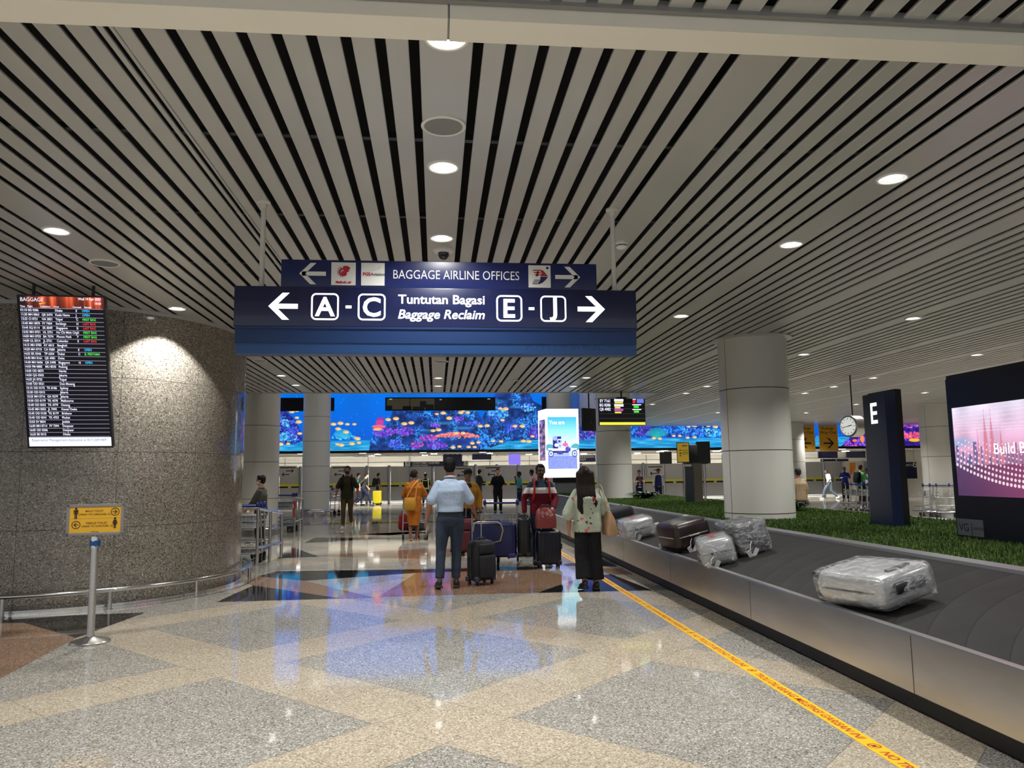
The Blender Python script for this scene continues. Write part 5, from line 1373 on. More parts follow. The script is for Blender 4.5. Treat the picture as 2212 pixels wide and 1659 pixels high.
# 1 man in pale blue polo, seen from behind, pulling a black case
pA = pose(dict(anL=(-.145,-.07,.100), knL=(-.125,.0,.50), anR=(.075,.03,.085), knR=(.085,.03,.48), elL=(-.265,-.06,1.13), haL=(-.315,.0,.90), elR=(.275,.04,1.13), haR=(.352,.25,.965), hd=(-.005,.035,1.600)))
man = person('man seen from behind in pale blue polo shirt and dark jeans pulling a black case', (.19, 10.50, 0), R_(2), 1.735, pA, 'tan', top=cloth('pale_blue', rgb(178,198,224), bscale=14, bump=.5), top_name='polo_shirt', hem=.22, loose=1.13, girth=1.06, low=m_jean, low_name='jeans', shoes=m_shoe, vox=.0075, curl=(.35,.75), belt=M('belt_black', (.01,.01,.01), rough=.4), collar=cloth('pale_blue_collar', rgb(196,204,226)))
b = MB(); b.box((-.315,.03,.80), (.016,.075,.15), bev=.006); b.build('phone_wallet', m_white, man, smooth=40)

# 6 woman with long hair and floral blouse
fb = bpy.data.materials.new('floral_cloth'); fb.use_nodes = True; nt = fb.node_tree; bs = nt.nodes['Principled BSDF']; bs.inputs['Roughness'].default_value = .85; bs.inputs['Specular IOR Level'].default_value = .2
tc = nt.nodes.new('ShaderNodeTexCoord'); base = (*rgb(178,188,170), 1); prev = None
for sc_, thr, col, nz in ((9.0, .17, rgb(224,108,100), 3), (13.0, .13, rgb(82,88,74), 8), (7.0, .10, rgb(150,40,44), 1)):
    mp = nt.nodes.new('ShaderNodeMapping'); mp.inputs['Location'].default_value = (nz, nz*2.1, nz*.7); nt.links.new(tc.outputs['Object'], mp.inputs[0])
    no = nt.nodes.new('ShaderNodeTexNoise'); no.inputs['Scale'].default_value = 14; nt.links.new(mp.outputs[0], no.inputs['Vector'])
    ad_ = nt.nodes.new('ShaderNodeVectorMath'); ad_.operation = 'MULTIPLY_ADD'; ad_.inputs[1].default_value = (.08,.08,.08); nt.links.new(no.outputs['Color'], ad_.inputs[0]); nt.links.new(mp.outputs[0], ad_.inputs[2])
    vo_ = nt.nodes.new('ShaderNodeTexVoronoi'); vo_.inputs['Scale'].default_value = sc_; nt.links.new(ad_.outputs[0], vo_.inputs['Vector'])
    lt_ = nt.nodes.new('ShaderNodeMath'); lt_.operation = 'LESS_THAN'; lt_.inputs[1].default_value = thr*1.35; nt.links.new(vo_.outputs['Distance'], lt_.inputs[0])
    mx = nt.nodes.new('ShaderNodeMix'); mx.data_type = 'RGBA'; nt.links.new(lt_.outputs[0], mx.inputs[0]); mx.inputs[7].default_value = (*col, 1)
    if prev is None: mx.inputs[6].default_value = base
    else: nt.links.new(prev, mx.inputs[6])
    prev = mx.outputs[2]
nt.links.new(prev, bs.inputs['Base Color']); MATS['floral_cloth'] = fb
pW = pose(dict(anL=(-.075,-.06,.115), knL=(-.085,.02,.49), anR=(.11,.02,.085), knR=(.10,.03,.49), elL=(-.275,-.02,1.12), haL=(-.265,.02,.86), elR=(.275,.0,1.13), haR=(.19,.17,1.02), hd=(-.03,.03,1.597)))
wo = person('woman with long dark brown hair in floral blouse and wide black trousers seen from behind', (1.97, 9.99, 0), R_(4), 1.59, pW, 'tan', hair=HAIRB, hairstyle='long', top=fb, top_name='blouse', sleeve='wide', hem=-.32, loose=1.34, girth=.98, low=m_cl_black, low_name='wide_trousers', cut='wide', shoes=m_shoe, vox=.0075, fold=.016)
bag = MB(); bag.rings([(.315,-.03,.76,.085,.16,.5),(.315,-.03,.80,.092,.175,.5),(.30,-.03,.98,.066,.155,.5),(.285,-.03,1.09,.028,.125,.5)], n=28)
bo = bag.build('shoulder_bag', M('tan_leather', rgb(176,140,106), rough=.45, var=.06), wo, smooth=50)
strap(wo, [(.27,-.10,1.09), (.235,-.10,1.26), (.205,-.06,1.43), (.20,.02,1.46), (.22,.10,1.36), (.26,.11,1.09)], .008, M('bag_strap', rgb(198,180,150), rough=.5), 'bag_strap')

# 3 man in olive T-shirt walking towards the camera
pO = pose(WALK, dict(haL=(-.30,.06,.90), elL=(-.275,.0,1.13), elR=(.27,-.02,1.13), haR=(.30,.06,.90), anR=(.09,.10,.085), knR=(.09,.10,.50), anL=(-.095,-.22,.16), knL=(-.095,.02,.49)))
ol = person('man in olive T-shirt and black face mask walking towards the camera', (-2.56, 22.7, 0), PI, 1.80, pO, 'tan', top=cloth('olive_black', rgb(58,54,38), var=.2), top_name='t_shirt', hem=-.28, loose=1.1, low=cloth('khaki_brown', rgb(92,78,52)), cut='slim', shoes=m_shoew, vox=.0095, mask=m_mask_b, girth=1.02)
backpack(ol)

# 2 orange-robed monk pushing a trolley
pM = pose(dict(elL=(-.24,.06,1.14), haL=(-.22,.30,1.03), elR=(.24,.06,1.14), haR=(.22,.30,1.03), anL=(-.07,-.12,.11), knL=(-.08,.03,.48), anR=(.07,.05,.085), knR=(.08,.05,.49), hd=(.01,.045,1.595)))
m_robe = cloth('saffron_robe', rgb(158,92,28), bump=.6, bscale=16, var=.25)
mk = person('monk in orange robe with yellow shoulder bag seen from behind', (-.52, 18.3, 0), R_(-4), 1.64, pM, 'brown', hairstyle='bun', hair=M('hair_stubble', (.02,.014,.011), rough=.8, spec=.1), top=m_robe, top_name='robe_top', sleeve='wide', hem=-.2, loose=1.22, vox=.009, fold=.02, headyaw=R_(-25))
b = MB(); b.rings([(0,-.01,.36,.135,.13),(0,0,.50,.155,.14),(0,0,.70,.185,.15),(0,0,.92,.20,.15),(0,0,1.02,.18,.135)], n=28); organic(b.build('robe_skirt', m_robe, mk), .012, 3, .022)
b = MB(); b.rings([(-.075,-.19,.74,.125,.05,.6),(-.075,-.195,.80,.15,.062,.6),(-.075,-.19,1.0,.14,.05,.6),(-.075,-.185,1.04,.135,.03,.6)], n=24); b.build('shoulder_bag', cloth('mustard_bag', rgb(170,126,44)), mk, smooth=50)
strap(mk, [(-.16,-.19,1.03), (-.05,-.165,1.25), (.10,-.10,1.46), (.14,.02,1.47), (.13,.12,1.35)], .014, cloth('bag_band', rgb(186,140,66)), 'bag_strap')
strap(mk, [(.05,-.19,1.03), (.08,-.165,1.25), (.12,-.10,1.46)], .012, MATS['cloth_bag_band'], 'bag_strap')
for S_, sx_ in (('L',-1), ('R',1)):
    b = MB(); a = pM['an'+S_]; b.box((a.x,a.y+.045,a.z-.072), (.085,.25,.022), bev=.01); b.build('sandal', M('sandal_tan', rgb(170,120,90), rough=.6), mk, smooth=50)

# 5 man in banded sweater behind a dark case
pR = pose(dict(elL=(-.255,.08,1.13), haL=(-.165,.28,.975), elR=(.29,-.03,1.13), haR=(.30,.05,.90)))
m_sw = banded('banded_sweater', [(0, rgb(98,20,34)), (1.215, rgb(206,202,198)), (1.315, rgb(34,52,70))])
rd = person('man with moustache in maroon, white and navy banded sweater with red backpack straps', (1.76, 12.95, 0), PI+R_(4), 1.665, pR, 'dark', top=m_sw, top_name='sweater', sleeve='long', hem=-.22, loose=1.12, girth=1.1, low=cloth('blue_jeans', rgb(38,50,78)), low_name='jeans', shoes=m_shoe, vox=.0075, curl=(.8,.4))
b = MB(); b.ell((0,.098,-.047), (.030,.010,.0085), n=12, m=6); b.xf(Matrix.Translation(pR['hd'])).build('moustache', HAIR, rd, smooth=60)
backpack(rd, mat=m_cl_black, strapmat=cloth('red_strap', rgb(178,44,52)))

# 4 woman in mustard jacket behind the walking man
pC = pose(dict(elL=(-.26,.0,1.13), haL=(-.24,.10,.90), elR=(.25,.0,1.13), haR=(.26,.12,.93)))
mu = person('woman in dark cap and mustard jacket walking behind the man in blue polo', (.62, 15.15, 0), PI+R_(6), 1.62, pC, 'brown', hairstyle='short', top=cloth('mustard', rgb(140,96,28)), top_name='jacket', sleeve='long', hem=-.05, loose=1.2, girth=1.08, low=m_cl_black, cut='wide', shoes=m_shoe, vox=.0095)
b = MB(); b.ell((0,-.006,.055), (.093,.108,.082), n=22, m=12); b.rings([(0,.075,.045,.075,.075),(0,.08,.058,.07,.075)], n=20); b.xf(Matrix.Translation(pC['hd'])).build('cap', m_cl_black, mu, smooth=50)
b = MB(); b.rings([(0,.025,.86,.13,.115),(0,.03,1.1,.12,.115),(0,.03,1.36,.10,.10),(0,.02,1.42,.07,.07)], n=24); b.build('black_top', m_cl_black, mu, smooth=60)

# further people in the hall
def far(label, px, Y, rz, h, P_=None, vox=.016, py=1020, **k):
    q = D(px, py, Y); return person(label, (q.x, Y, 0), rz, h, P_, vox=vox, **k)
LEFT, RIGHT = R_(90), R_(-90)
phone = dict(elL=(-.24,.05,1.13), haL=(-.09,.28,1.20), elR=(.24,.05,1.13), haR=(.12,.27,1.16), hd=(0,.06,1.575))
a = far('man in dark T-shirt with black backpack leaning forward as he walks past the grey gates', 785, 39.6, RIGHT, 1.70, pose(STRIDE, dict(che=(0,.06,1.26), nk=(0,.11,1.42), hd=(0,.17,1.55), shL=(-.18,.09,1.37), shR=(.18,.09,1.37))), skin='fair', top=cloth('dark_olive', rgb(46,46,40)), low=m_cl_navy, shoes=m_shoe); backpack(a, y=-.13, s=.95, straps=False)
far('person in teal top half hidden by the man with the black backpack', 774, 40.6, RIGHT, 1.66, pose(WALK), skin='fair', top=cloth('teal', rgb(60,124,122)), low=m_jean, shoes=m_shoe)
a = far('young man in dark T-shirt with black backpack standing by a yellow case', 817, 42.2, R_(-70), 1.66, pose(dict(elL=(-.24,.06,1.12), haL=(-.2,.22,.98))), skin='tan', top=m_cl_char, low=m_cl_black, shoes=m_shoe); backpack(a, s=1.1, straps=False)
a = far('officer in black with a lime-edged reflective vest seen from behind', 919, 37.4, 0, 1.62, skin='brown', top=m_cl_black, low=m_cl_navy, shoes=m_shoe)
b = MB()
for x in (-.15, .15): b.b2((x-.022,-.150,.92), (x+.022,-.128,1.40), bev=.008)
b.b2((-.16,-.152,.90), (.16,-.132,.98), bev=.008); b.b2((-.12,-.150,1.32),(.12,-.132,1.36)); b.build('vest_band', M('hi_vis', rgb(196,220,130), rough=.6), a)
far('young man in black cap and dark jacket looking down at his phone', 1034, 34.9, R_(-60), 1.76, pose(phone), skin='fair', top=m_cl_char, sleeve='long', low=cloth('grey_trousers', rgb(58,60,66)), shoes=m_shoe)
a = far('man in black polo shirt standing and facing the camera by the gates', 1075, 29.8, PI, 1.735, pose(dict(haL=(-.245,.06,.87), haR=(.245,.06,.87))), vox=.013, skin='fair', top=cloth('black_polo', rgb(20,22,30)), low=m_cl_black, shoes=m_shoe, hairstyle='crop', loose=1.08); backpack(a, s=.9)
a = far('man in teal shirt holding a phone to his face beyond the carousel end', 1122, 33.0, R_(100), 1.62, pose(dict(elR=(.24,.10,1.16), haR=(.10,.17,1.42))), skin='dark', top=cloth('teal2', rgb(70,150,150)), low=m_cl_navy, shoes=m_shoe)
a = far('man in white shirt standing just behind the man with red straps', 1149, 33.6, R_(60), 1.70, skin='brown', top=cloth('white', rgb(206,206,204)), low=m_cl_char, shoes=m_shoe)
far('boy in grey jacket and white mask seen side-on among the trolleys', 566, 15.9, R_(80), 1.55, pose(dict(elL=(-.21,.1,1.13), haL=(-.16,.26,.98), elR=(.21,.1,1.13), haR=(.16,.26,.98), che=(0,.02,1.28))), vox=.0115, skin='fair', mask=m_mask_w, top=cloth('grey_jacket', rgb(74,74,68), bscale=16), sleeve='long', loose=1.12, low=m_cl_black, shoes=m_shoe)
far('person in black jacket mostly hidden behind the edge of the granite wall', 500, 15.2, R_(75), 1.66, pose(dict(che=(0,-.04,1.26))), vox=.012, skin='tan', top=m_cl_black, sleeve='long', loose=1.2, girth=1.1, low=m_cl_black, shoes=m_shoe)
a = far('airline attendant in white shirt and dark patterned vest by the plant', 1380, 36.0, PI, 1.66, pose(phone), skin='tan', top=cloth('white_uniform', rgb(208,206,210)), sleeve='long', low=m_cl_navy, shoes=m_shoe)
b = MB(); b.b2((-.165,.118,.96),(-.05,.150,1.38), bev=.02); b.b2((.05,.118,.96),(.165,.150,1.38), bev=.02); b.build('vest', cloth('plum_vest', rgb(88,40,66), var=.5, vscale=30), a)
b = MB(); b.b2((-.02,.135,1.02),(.02,.158,1.42), bev=.008); b.build('tie', cloth('tie', rgb(46,38,66)), a)
a = far('airline attendant in white shirt and navy waistcoat looking down', 1421, 36.0, PI+R_(8), 1.72, pose(dict(hd=(0,.05,1.58))), skin='brown', top=MATS['cloth_white_uniform'], sleeve='long', low=m_cl_navy, shoes=m_shoe)
b = MB(); torso(b, pose(), [(-.2,.168,.140),(.0,.172,.140),(.45,.160,.130),(1,.182,.142),(1.45,.158,.124),(1.7,.10,.10)]); organic(b.build('waistcoat', cloth('royal_vest', rgb(34,48,104)), a), .018, 3)
# checked shirt
ck_ = bpy.data.materials.new('checked_cloth'); ck_.use_nodes = True; nt = ck_.node_tree; bs = nt.nodes['Principled BSDF']; bs.inputs['Roughness'].default_value = .85
tc = nt.nodes.new('ShaderNodeTexCoord'); sx = nt.nodes.new('ShaderNodeSeparateXYZ'); nt.links.new(tc.outputs['Object'], sx.inputs[0]); fs2 = []
for k in (0, 2):
    a1 = nt.nodes.new('ShaderNodeMath'); a1.operation = 'MULTIPLY'; a1.inputs[1].default_value = 24; nt.links.new(sx.outputs[k], a1.inputs[0])
    a2 = nt.nodes.new('ShaderNodeMath'); a2.operation = 'FRACT'; nt.links.new(a1.outputs[0], a2.inputs[0])
    a3 = nt.nodes.new('ShaderNodeMath'); a3.operation = 'LESS_THAN'; a3.inputs[1].default_value = .3; nt.links.new(a2.outputs[0], a3.inputs[0]); fs2.append(a3)
mxn = nt.nodes.new('ShaderNodeMath'); mxn.operation = 'MAXIMUM'; nt.links.new(fs2[0].outputs[0], mxn.inputs[0]); nt.links.new(fs2[1].outputs[0], mxn.inputs[1])
mx = nt.nodes.new('ShaderNodeMix'); mx.data_type = 'RGBA'; nt.links.new(mxn.outputs[0], mx.inputs[0]); mx.inputs[6].default_value = (*rgb(150,132,100), 1); mx.inputs[7].default_value = (*rgb(78,62,48), 1); nt.links.new(mx.outputs[2], bs.inputs['Base Color'])
far('person in brown checked shirt seen from behind beside the big column', 1724, 19.3, R_(10), 1.57, vox=.012, skin='brown', top=ck_, sleeve='long', loose=1.2, girth=1.08, hem=-.3, low=m_cl_char, shoes=m_shoe)
a = far('man in white T-shirt with black backpack striding past the grey gates', 1790, 39.3, LEFT, 1.60, pose(STRIDE, dict(che=(0,.05,1.27), nk=(0,.09,1.43), hd=(0,.16,1.56), shL=(-.18,.08,1.38), shR=(.18,.08,1.38))), skin='dark', top=MATS['cloth_white'], low=cloth('faded_jeans', rgb(84,98,112)), shoes=m_shoew); backpack(a, y=-.14, straps=False)
far('man in royal blue polo shirt holding a paper near the clock', 1824, 36.5, R_(150), 1.70, pose(phone), skin='dark', top=cloth('royal_blue', rgb(24,40,126)), low=m_cl_black, shoes=m_shoe)
a = far('man in bright green shirt with black backpack behind the parked trolleys', 1859, 31.0, R_(-75), 1.72, pose(dict(elL=(-.24,.08,1.12), haL=(-.2,.30,1.08), elR=(.24,.08,1.12), haR=(.2,.30,1.08))), skin='fair', hairstyle='crop', top=cloth('bright_green', rgb(92,178,112)), low=m_cl_char, shoes=m_shoe); backpack(a, s=1.1, straps=False)
far('person in white top partly hidden by the man in bright green', 1874, 32.5, R_(70), 1.58, skin='dark', top=MATS['cloth_white_uniform'], low=m_cl_navy, shoes=m_shoe)
# ------------------------------------------------------------------ luggage
m_wheel = M('wheel_black', (.014,.014,.015), rough=.45); m_tube = M('handle_tube', (.55,.55,.54), rough=.25, metal=1)
m_wrap = bpy.data.materials.new('cling_wrap'); m_wrap.use_nodes = True; nt = m_wrap.node_tree; bs = nt.nodes['Principled BSDF']
bs.inputs['Base Color'].default_value = (.92,.93,.95,1); bs.inputs['Roughness'].default_value = .14; bs.inputs['Alpha'].default_value = .30; bs.inputs['Specular IOR Level'].default_value = 1.0; bs.inputs['Coat Weight'].default_value = .6
tc = nt.nodes.new('ShaderNodeTexCoord'); no = nt.nodes.new('ShaderNodeTexNoise'); no.inputs['Scale'].default_value = 9; no.inputs['Detail'].default_value = 5; no.inputs['Distortion'].default_value = 2.5
mp = nt.nodes.new('ShaderNodeMapping'); mp.inputs['Scale'].default_value = (1,2.2,.7); nt.links.new(tc.outputs['Object'], mp.inputs[0]); nt.links.new(mp.outputs[0], no.inputs['Vector'])
bp = nt.nodes.new('ShaderNodeBump'); bp.inputs['Strength'].default_value = .7; bp.inputs['Distance'].default_value = .03; nt.links.new(no.outputs['Fac'], bp.inputs['Height']); nt.links.new(bp.outputs[0], bs.inputs['Normal']); nt.links.new(bp.outputs[0], bs.inputs['Coat Normal'])
rp = nt.nodes.new('ShaderNodeValToRGB'); rp.color_ramp.elements[0].position = .45; rp.color_ramp.elements[0].color = (.10,.10,.10,1); rp.color_ramp.elements[1].position = .72; rp.color_ramp.elements[1].color = (.42,.42,.42,1)
nt.links.new(no.outputs['Fac'], rp.inputs[0]); nt.links.new(rp.outputs[0], bs.inputs['Alpha'])
def suitcase(name, label, w, d, h, mat, soft=False, handle=0.0, ribs=5, wrap=False, tagged=False, straps=None, trim=None, group=None, wheels=True, cat='suitcase', hmat=None, reddeco=False):
    """stands on z=0, width along X, front face looks to -Y"""
    t = thing(name, label, cat, (0,0,0), 0, group)
    z0 = .055 if wheels else .0; H_ = h-z0; tr_ = trim or m_black
    b = MB(); b.box((0,0,z0+H_/2), (w,d,H_), bev=.05 if not soft else .07)
    if ribs and not soft:
        for i in range(ribs):
            x = -w*.36+w*.72*i/(ribs-1); b.box((x,0,z0+H_/2), (w*.055,d+.010,H_*.86), bev=.006)
    b.build('shell', mat, t, smooth=40)
    b = MB(); n = 40; pts = []
    for i in range(n):
        a = 2*PI*i/n; ca, sa = math.cos(a), math.sin(a); pw = .32
        pts.append((math.copysign(abs(ca)**pw, ca)*(w/2+.002), 0, z0+H_/2+math.copysign(abs(sa)**pw, sa)*(H_/2+.002)))
    b.tube(pts, .007, n=6, closed=True); b.build('zip', tr_, t, smooth=60)
    if soft:
        b = MB(); b.box((0,-d/2-.018,z0+H_*.36), (w*.80,.06,H_*.56), bev=.028); b.box((0,-d/2-.012,z0+H_*.80), (w*.76,.045,H_*.24), bev=.02); b.build('pocket', mat, t, smooth=50)
    b = MB(); b.tube([(-.07,0,h-.005),(-.06,0,h+.028),(.06,0,h+.028),(.07,0,h-.005)], .011, n=8); b.build('top_grip', tr_, t, smooth=60)
    b = MB(); b.tube([(w/2-.003,0,z0+H_*.42),(w/2+.024,0,z0+H_*.45),(w/2+.024,0,z0+H_*.57),(w/2-.003,0,z0+H_*.60)], .010, n=8); b.build('side_grip', tr_, t, smooth=60)
    for sx_ in (-1, 1):
        for sy in (-1, 1):
            b = MB()
            if sy < 0 or True: b.box((sx_*(w/2-.035),sy*(d/2-.035),h-.025 if False else z0+.03), (.075,.075,.075), bev=.02)
            b.build('corner_guard', tr_, t, smooth=40)
            if wheels:
                b = MB(); x, y = sx_*(w/2-.045), sy*(d/2-.045)
                b.cyl((x-.011,y,.024),(x+.011,y,.024),.024,n=14); b.b2((x-.016,y-.012,.024),(x+.016,y+.012,.06)); b.build('wheel', m_wheel, t, smooth=40)
    if handle:
        hm_ = hmat or m_tube; b = MB()
        for sx_ in (-1, 1): b.cyl((sx_*.085,d/2-.045,h-.02),(sx_*.085,d/2-.045,h+handle),.008,n=10)
        o = b.build('telescopic_handle', hm_, t, smooth=40)
        b = MB(); b.box((0,d/2-.045,h+handle+.008), (.21,.03,.028), bev=.01); b.build('grip', m_black, o, smooth=40)
    if wrap:
        b = MB(); b.box((0,0,z0+H_/2-.005), (w+.030,d+.034,H_+.045), bev=.06)
        b.ell((w*.1,-.02,h+.02), (w*.30,d*.30,.035), n=14, m=8); b.caps([(w*.3,-d*.3,h), (w*.42,-d*.48,h+.06)], [.02,.006], n=8)
        o = b.build('plastic_wrap', m_wrap, t, smooth=60)
        sub = o.modifiers.new('crinkle', 'REMESH'); sub.mode = 'VOXEL'; sub.voxel_size = .018; sub.use_smooth_shade = True
        dd = o.modifiers.new('folds', 'DISPLACE'); dd.texture = FOLD; dd.strength = .012; dd.mid_level = .5
    if reddeco:
        b = MB(); y = d/2+.022
        for k in range(5):
            a = k*1.25; b.box((.03*math.cos(a),y,h*.5+.05*math.sin(a)), (.05,.004,.022), mat=Matrix.Rotation(a, 4, 'Y'))
        b.build('red_print', M('wrap_print_red', rgb(190,60,70), rough=.4), t)
    if tagged:
        b = MB(); b.tube([(-.05,-d*.1,h+.02),(-.09,-d*.2,h+.05),(-.10,-d*.35,h+.05)], .004, n=6); b.box((-.11,-d*.52,h+.045), (.05,.16,.004), mat=Matrix.Rotation(.5, 4, 'Z') @ Matrix.Rotation(.5, 4, 'X')); b.box((-.05,-d*.5,h+.03), (.045,.13,.004), mat=Matrix.Rotation(-.6, 4, 'Z') @ Matrix.Rotation(.3, 4, 'X'))
        b.build('luggage_tag', M('tag_white', (.75,.75,.74), rough=.5), t)
    if straps:
        b = MB()
        for zf in (.3, .7): b.box((0,0,z0+H_*zf), (w+.006,d+.006,.035), bev=.004)
        b.build('strap', straps, t)
    return t
SLOPE = math.atan2(.27, 1.17)
def lay(t, x, y, d, yaw=0.0, extra=.022):
    """lie flat on the sloping belt: top end towards the camera, centre line at x, far end at y"""
    t.rotation_mode = 'QUATERNION'
    q = Matrix.Rotation(-SLOPE, 3, 'Y') @ Matrix.Rotation(yaw, 3, 'Z') @ Matrix.Rotation(PI/2, 3, 'X')
    t.rotation_quaternion = q.to_quaternion()
    n = Vector((-math.sin(SLOPE), 0, math.cos(SLOPE)))
    t.location = Vector((x, y, belt_z(x)))+n*(d/2+extra)
def stand(t, x, y, rz, z=0): t.location = (x, y, z); t.rotation_euler = (0, 0, rz)

m_silver = M('silver_shell', rgb(176,178,180), rough=.28, metal=.55, var=.08, vscale=6)
m_dgrey = M('dark_grey_shell', rgb(58,60,62), rough=.38, var=.1); m_blkshell = M('black_shell', rgb(20,21,23), rough=.35); m_blkfab = M('black_luggage_fabric', rgb(24,27,34), rough=.75, var=.15, vscale=30, bump=.2, bscale=120)
big = suitcase('suitcase', 'large silver hard case in clear plastic wrap lying nearest the camera on the belt', .46, .22, .74, m_silver, ribs=0, wrap=True, cat='suitcase')
b = MB(); b.box((.0,.01,.745), (.26,.075,.05), bev=.02); b.build('end_handle', m_black, big, smooth=40)
b = MB(); b.box((.02,.112,.655), (.20,.03,.05), bev=.012); b.build('handle_recess', m_black, big, smooth=40)
b = MB(); b.b2((.2295,-.07,.2),(.2325,.05,.52)); b.build('wooden_label', M('buff_panel', rgb(186,164,118), rough=.4), big)
lay(big, 3.09, 5.74, .22, R_(11), .05)
c = suitcase('suitcase', 'dark grey hard case with white tag higher on the belt behind the small wrapped case', .37, .33, .62, m_dgrey, ribs=4, wrap=True, tagged=True); lay(c, 3.42, 8.72, .33, R_(4))
c = suitcase('suitcase', 'small wrapped silver case with red mark against the steel lip', .36, .26, .52, M('pale_grey_shell', rgb(150,152,154), rough=.3, metal=.3), ribs=0, wrap=True, tagged=True, reddeco=True); lay(c, 3.12, 8.48, .26, R_(-14))
c = suitcase('suitcase', 'black and maroon soft case with white tag on the belt', .48, .34, .72, M('maroon_black_fabric', rgb(38,26,26), rough=.35, var=.3, vscale=14), soft=True, ribs=0, tagged=True, trim=M('pale_trim', rgb(170,166,158), rough=.4)); lay(c, 3.14, 10.0, .34, R_(5))
c = suitcase('suitcase', 'wrapped dark case with silver top and red print behind the black and maroon case', .46, .27, .68, m_silver, ribs=0, wrap=True, tagged=True, reddeco=True); lay(c, 3.10, 12.0, .27, R_(-4))
c = suitcase('suitcase', 'plain black fabric case half hidden behind the floral-blouse woman on the belt', .48, .34, .70, m_blkfab, soft=True, ribs=0); lay(c, 3.14, 13.6, .34, R_(5))
c = suitcase('suitcase', 'blue case with pale edge lying at the far end of the carousel', .50, .34, .72, M('blue_shell', rgb(30,58,98), rough=.4), soft=True, ribs=0, trim=M('pale_trim2', rgb(190,194,200), rough=.4)); lay(c, 3.40, 27.2, .34, R_(25))
c = suitcase('suitcase', 'navy case with pale edge in front of the blue case at the carousel end', .46, .30, .70, M('navy_fabric', rgb(24,32,56), rough=.6), soft=True, ribs=0, trim=MATS['pale_trim2']); lay(c, 3.50, 25.4, .30, R_(20))

# cases on the floor
c = suitcase('cabin_case', 'black soft cabin case pulled by the man in the pale blue polo', .36, .25, .60, m_blkfab, soft=True, ribs=0, handle=.37, trim=M('slate_zip', rgb(52,58,70), rough=.5)); stand(c, .615, 10.80, R_(38))
c = suitcase('cabin_case', 'maroon case pulled by the woman in the mustard jacket', .44, .28, .68, M('maroon_fabric', rgb(86,20,30), rough=.55, var=.15, vscale=9), soft=True, ribs=0, handle=.30); stand(c, .50, 14.72, R_(8))
c = suitcase('cabin_case', 'dark navy hard case standing before the man in the banded sweater', .395, .26, .60, M('navy_shell', rgb(16,18,30), rough=.3), ribs=6, handle=.36, hmat=m_black); stand(c, 1.81, 12.50, R_(2)); navy_case = c
bg = thing('shopping_bag', 'glossy maroon bag resting on top of the dark navy hard case', 'bag', (1.77, 12.49, .632), R_(4))
b = MB(); b.rings([(0,-.03,.0,.165,.085,.55),(0,-.03,.12,.17,.095,.55),(0,-.02,.27,.155,.07,.55),(.02,-.01,.33,.12,.03,.55)], n=28); o = b.build('bag_body', M('maroon_gloss', rgb(128,56,54), rough=.22, bump=.8, bscale=16), bg, smooth=60)
b = MB(); b.tube([(-.09,-.03,.31),(-.07,-.07,.37),(.05,-.07,.37),(.08,-.04,.31)], .009, n=8); b.build('bag_handle', m_black, bg, smooth=60)
rb = thing('round_bag', 'round black bag on the floor beside the dark navy hard case', 'bag', (1.72, 14.3, 0), R_(10))
b = MB(); b.ell((0,0,.24), (.25,.16,.24), n=24, m=14); b.box((0,.0,.06), (.34,.24,.12), bev=.05); o = b.build('bag_body', m_blkfab, rb, smooth=60); b = MB(); b.tube([(-.08,0,.46),(-.06,0,.53),(.06,0,.53),(.08,0,.46)], .011); b.build('bag_handle', m_black, rb, smooth=60)
c = suitcase('cabin_case', 'bright yellow hard case with raised handle near the grey gates', .47, .28, .74, M('yellow_shell', rgb(222,206,34), rough=.35), ribs=5, handle=.28); stand(c, D(815,1060,41.5).x, 41.5, 0)

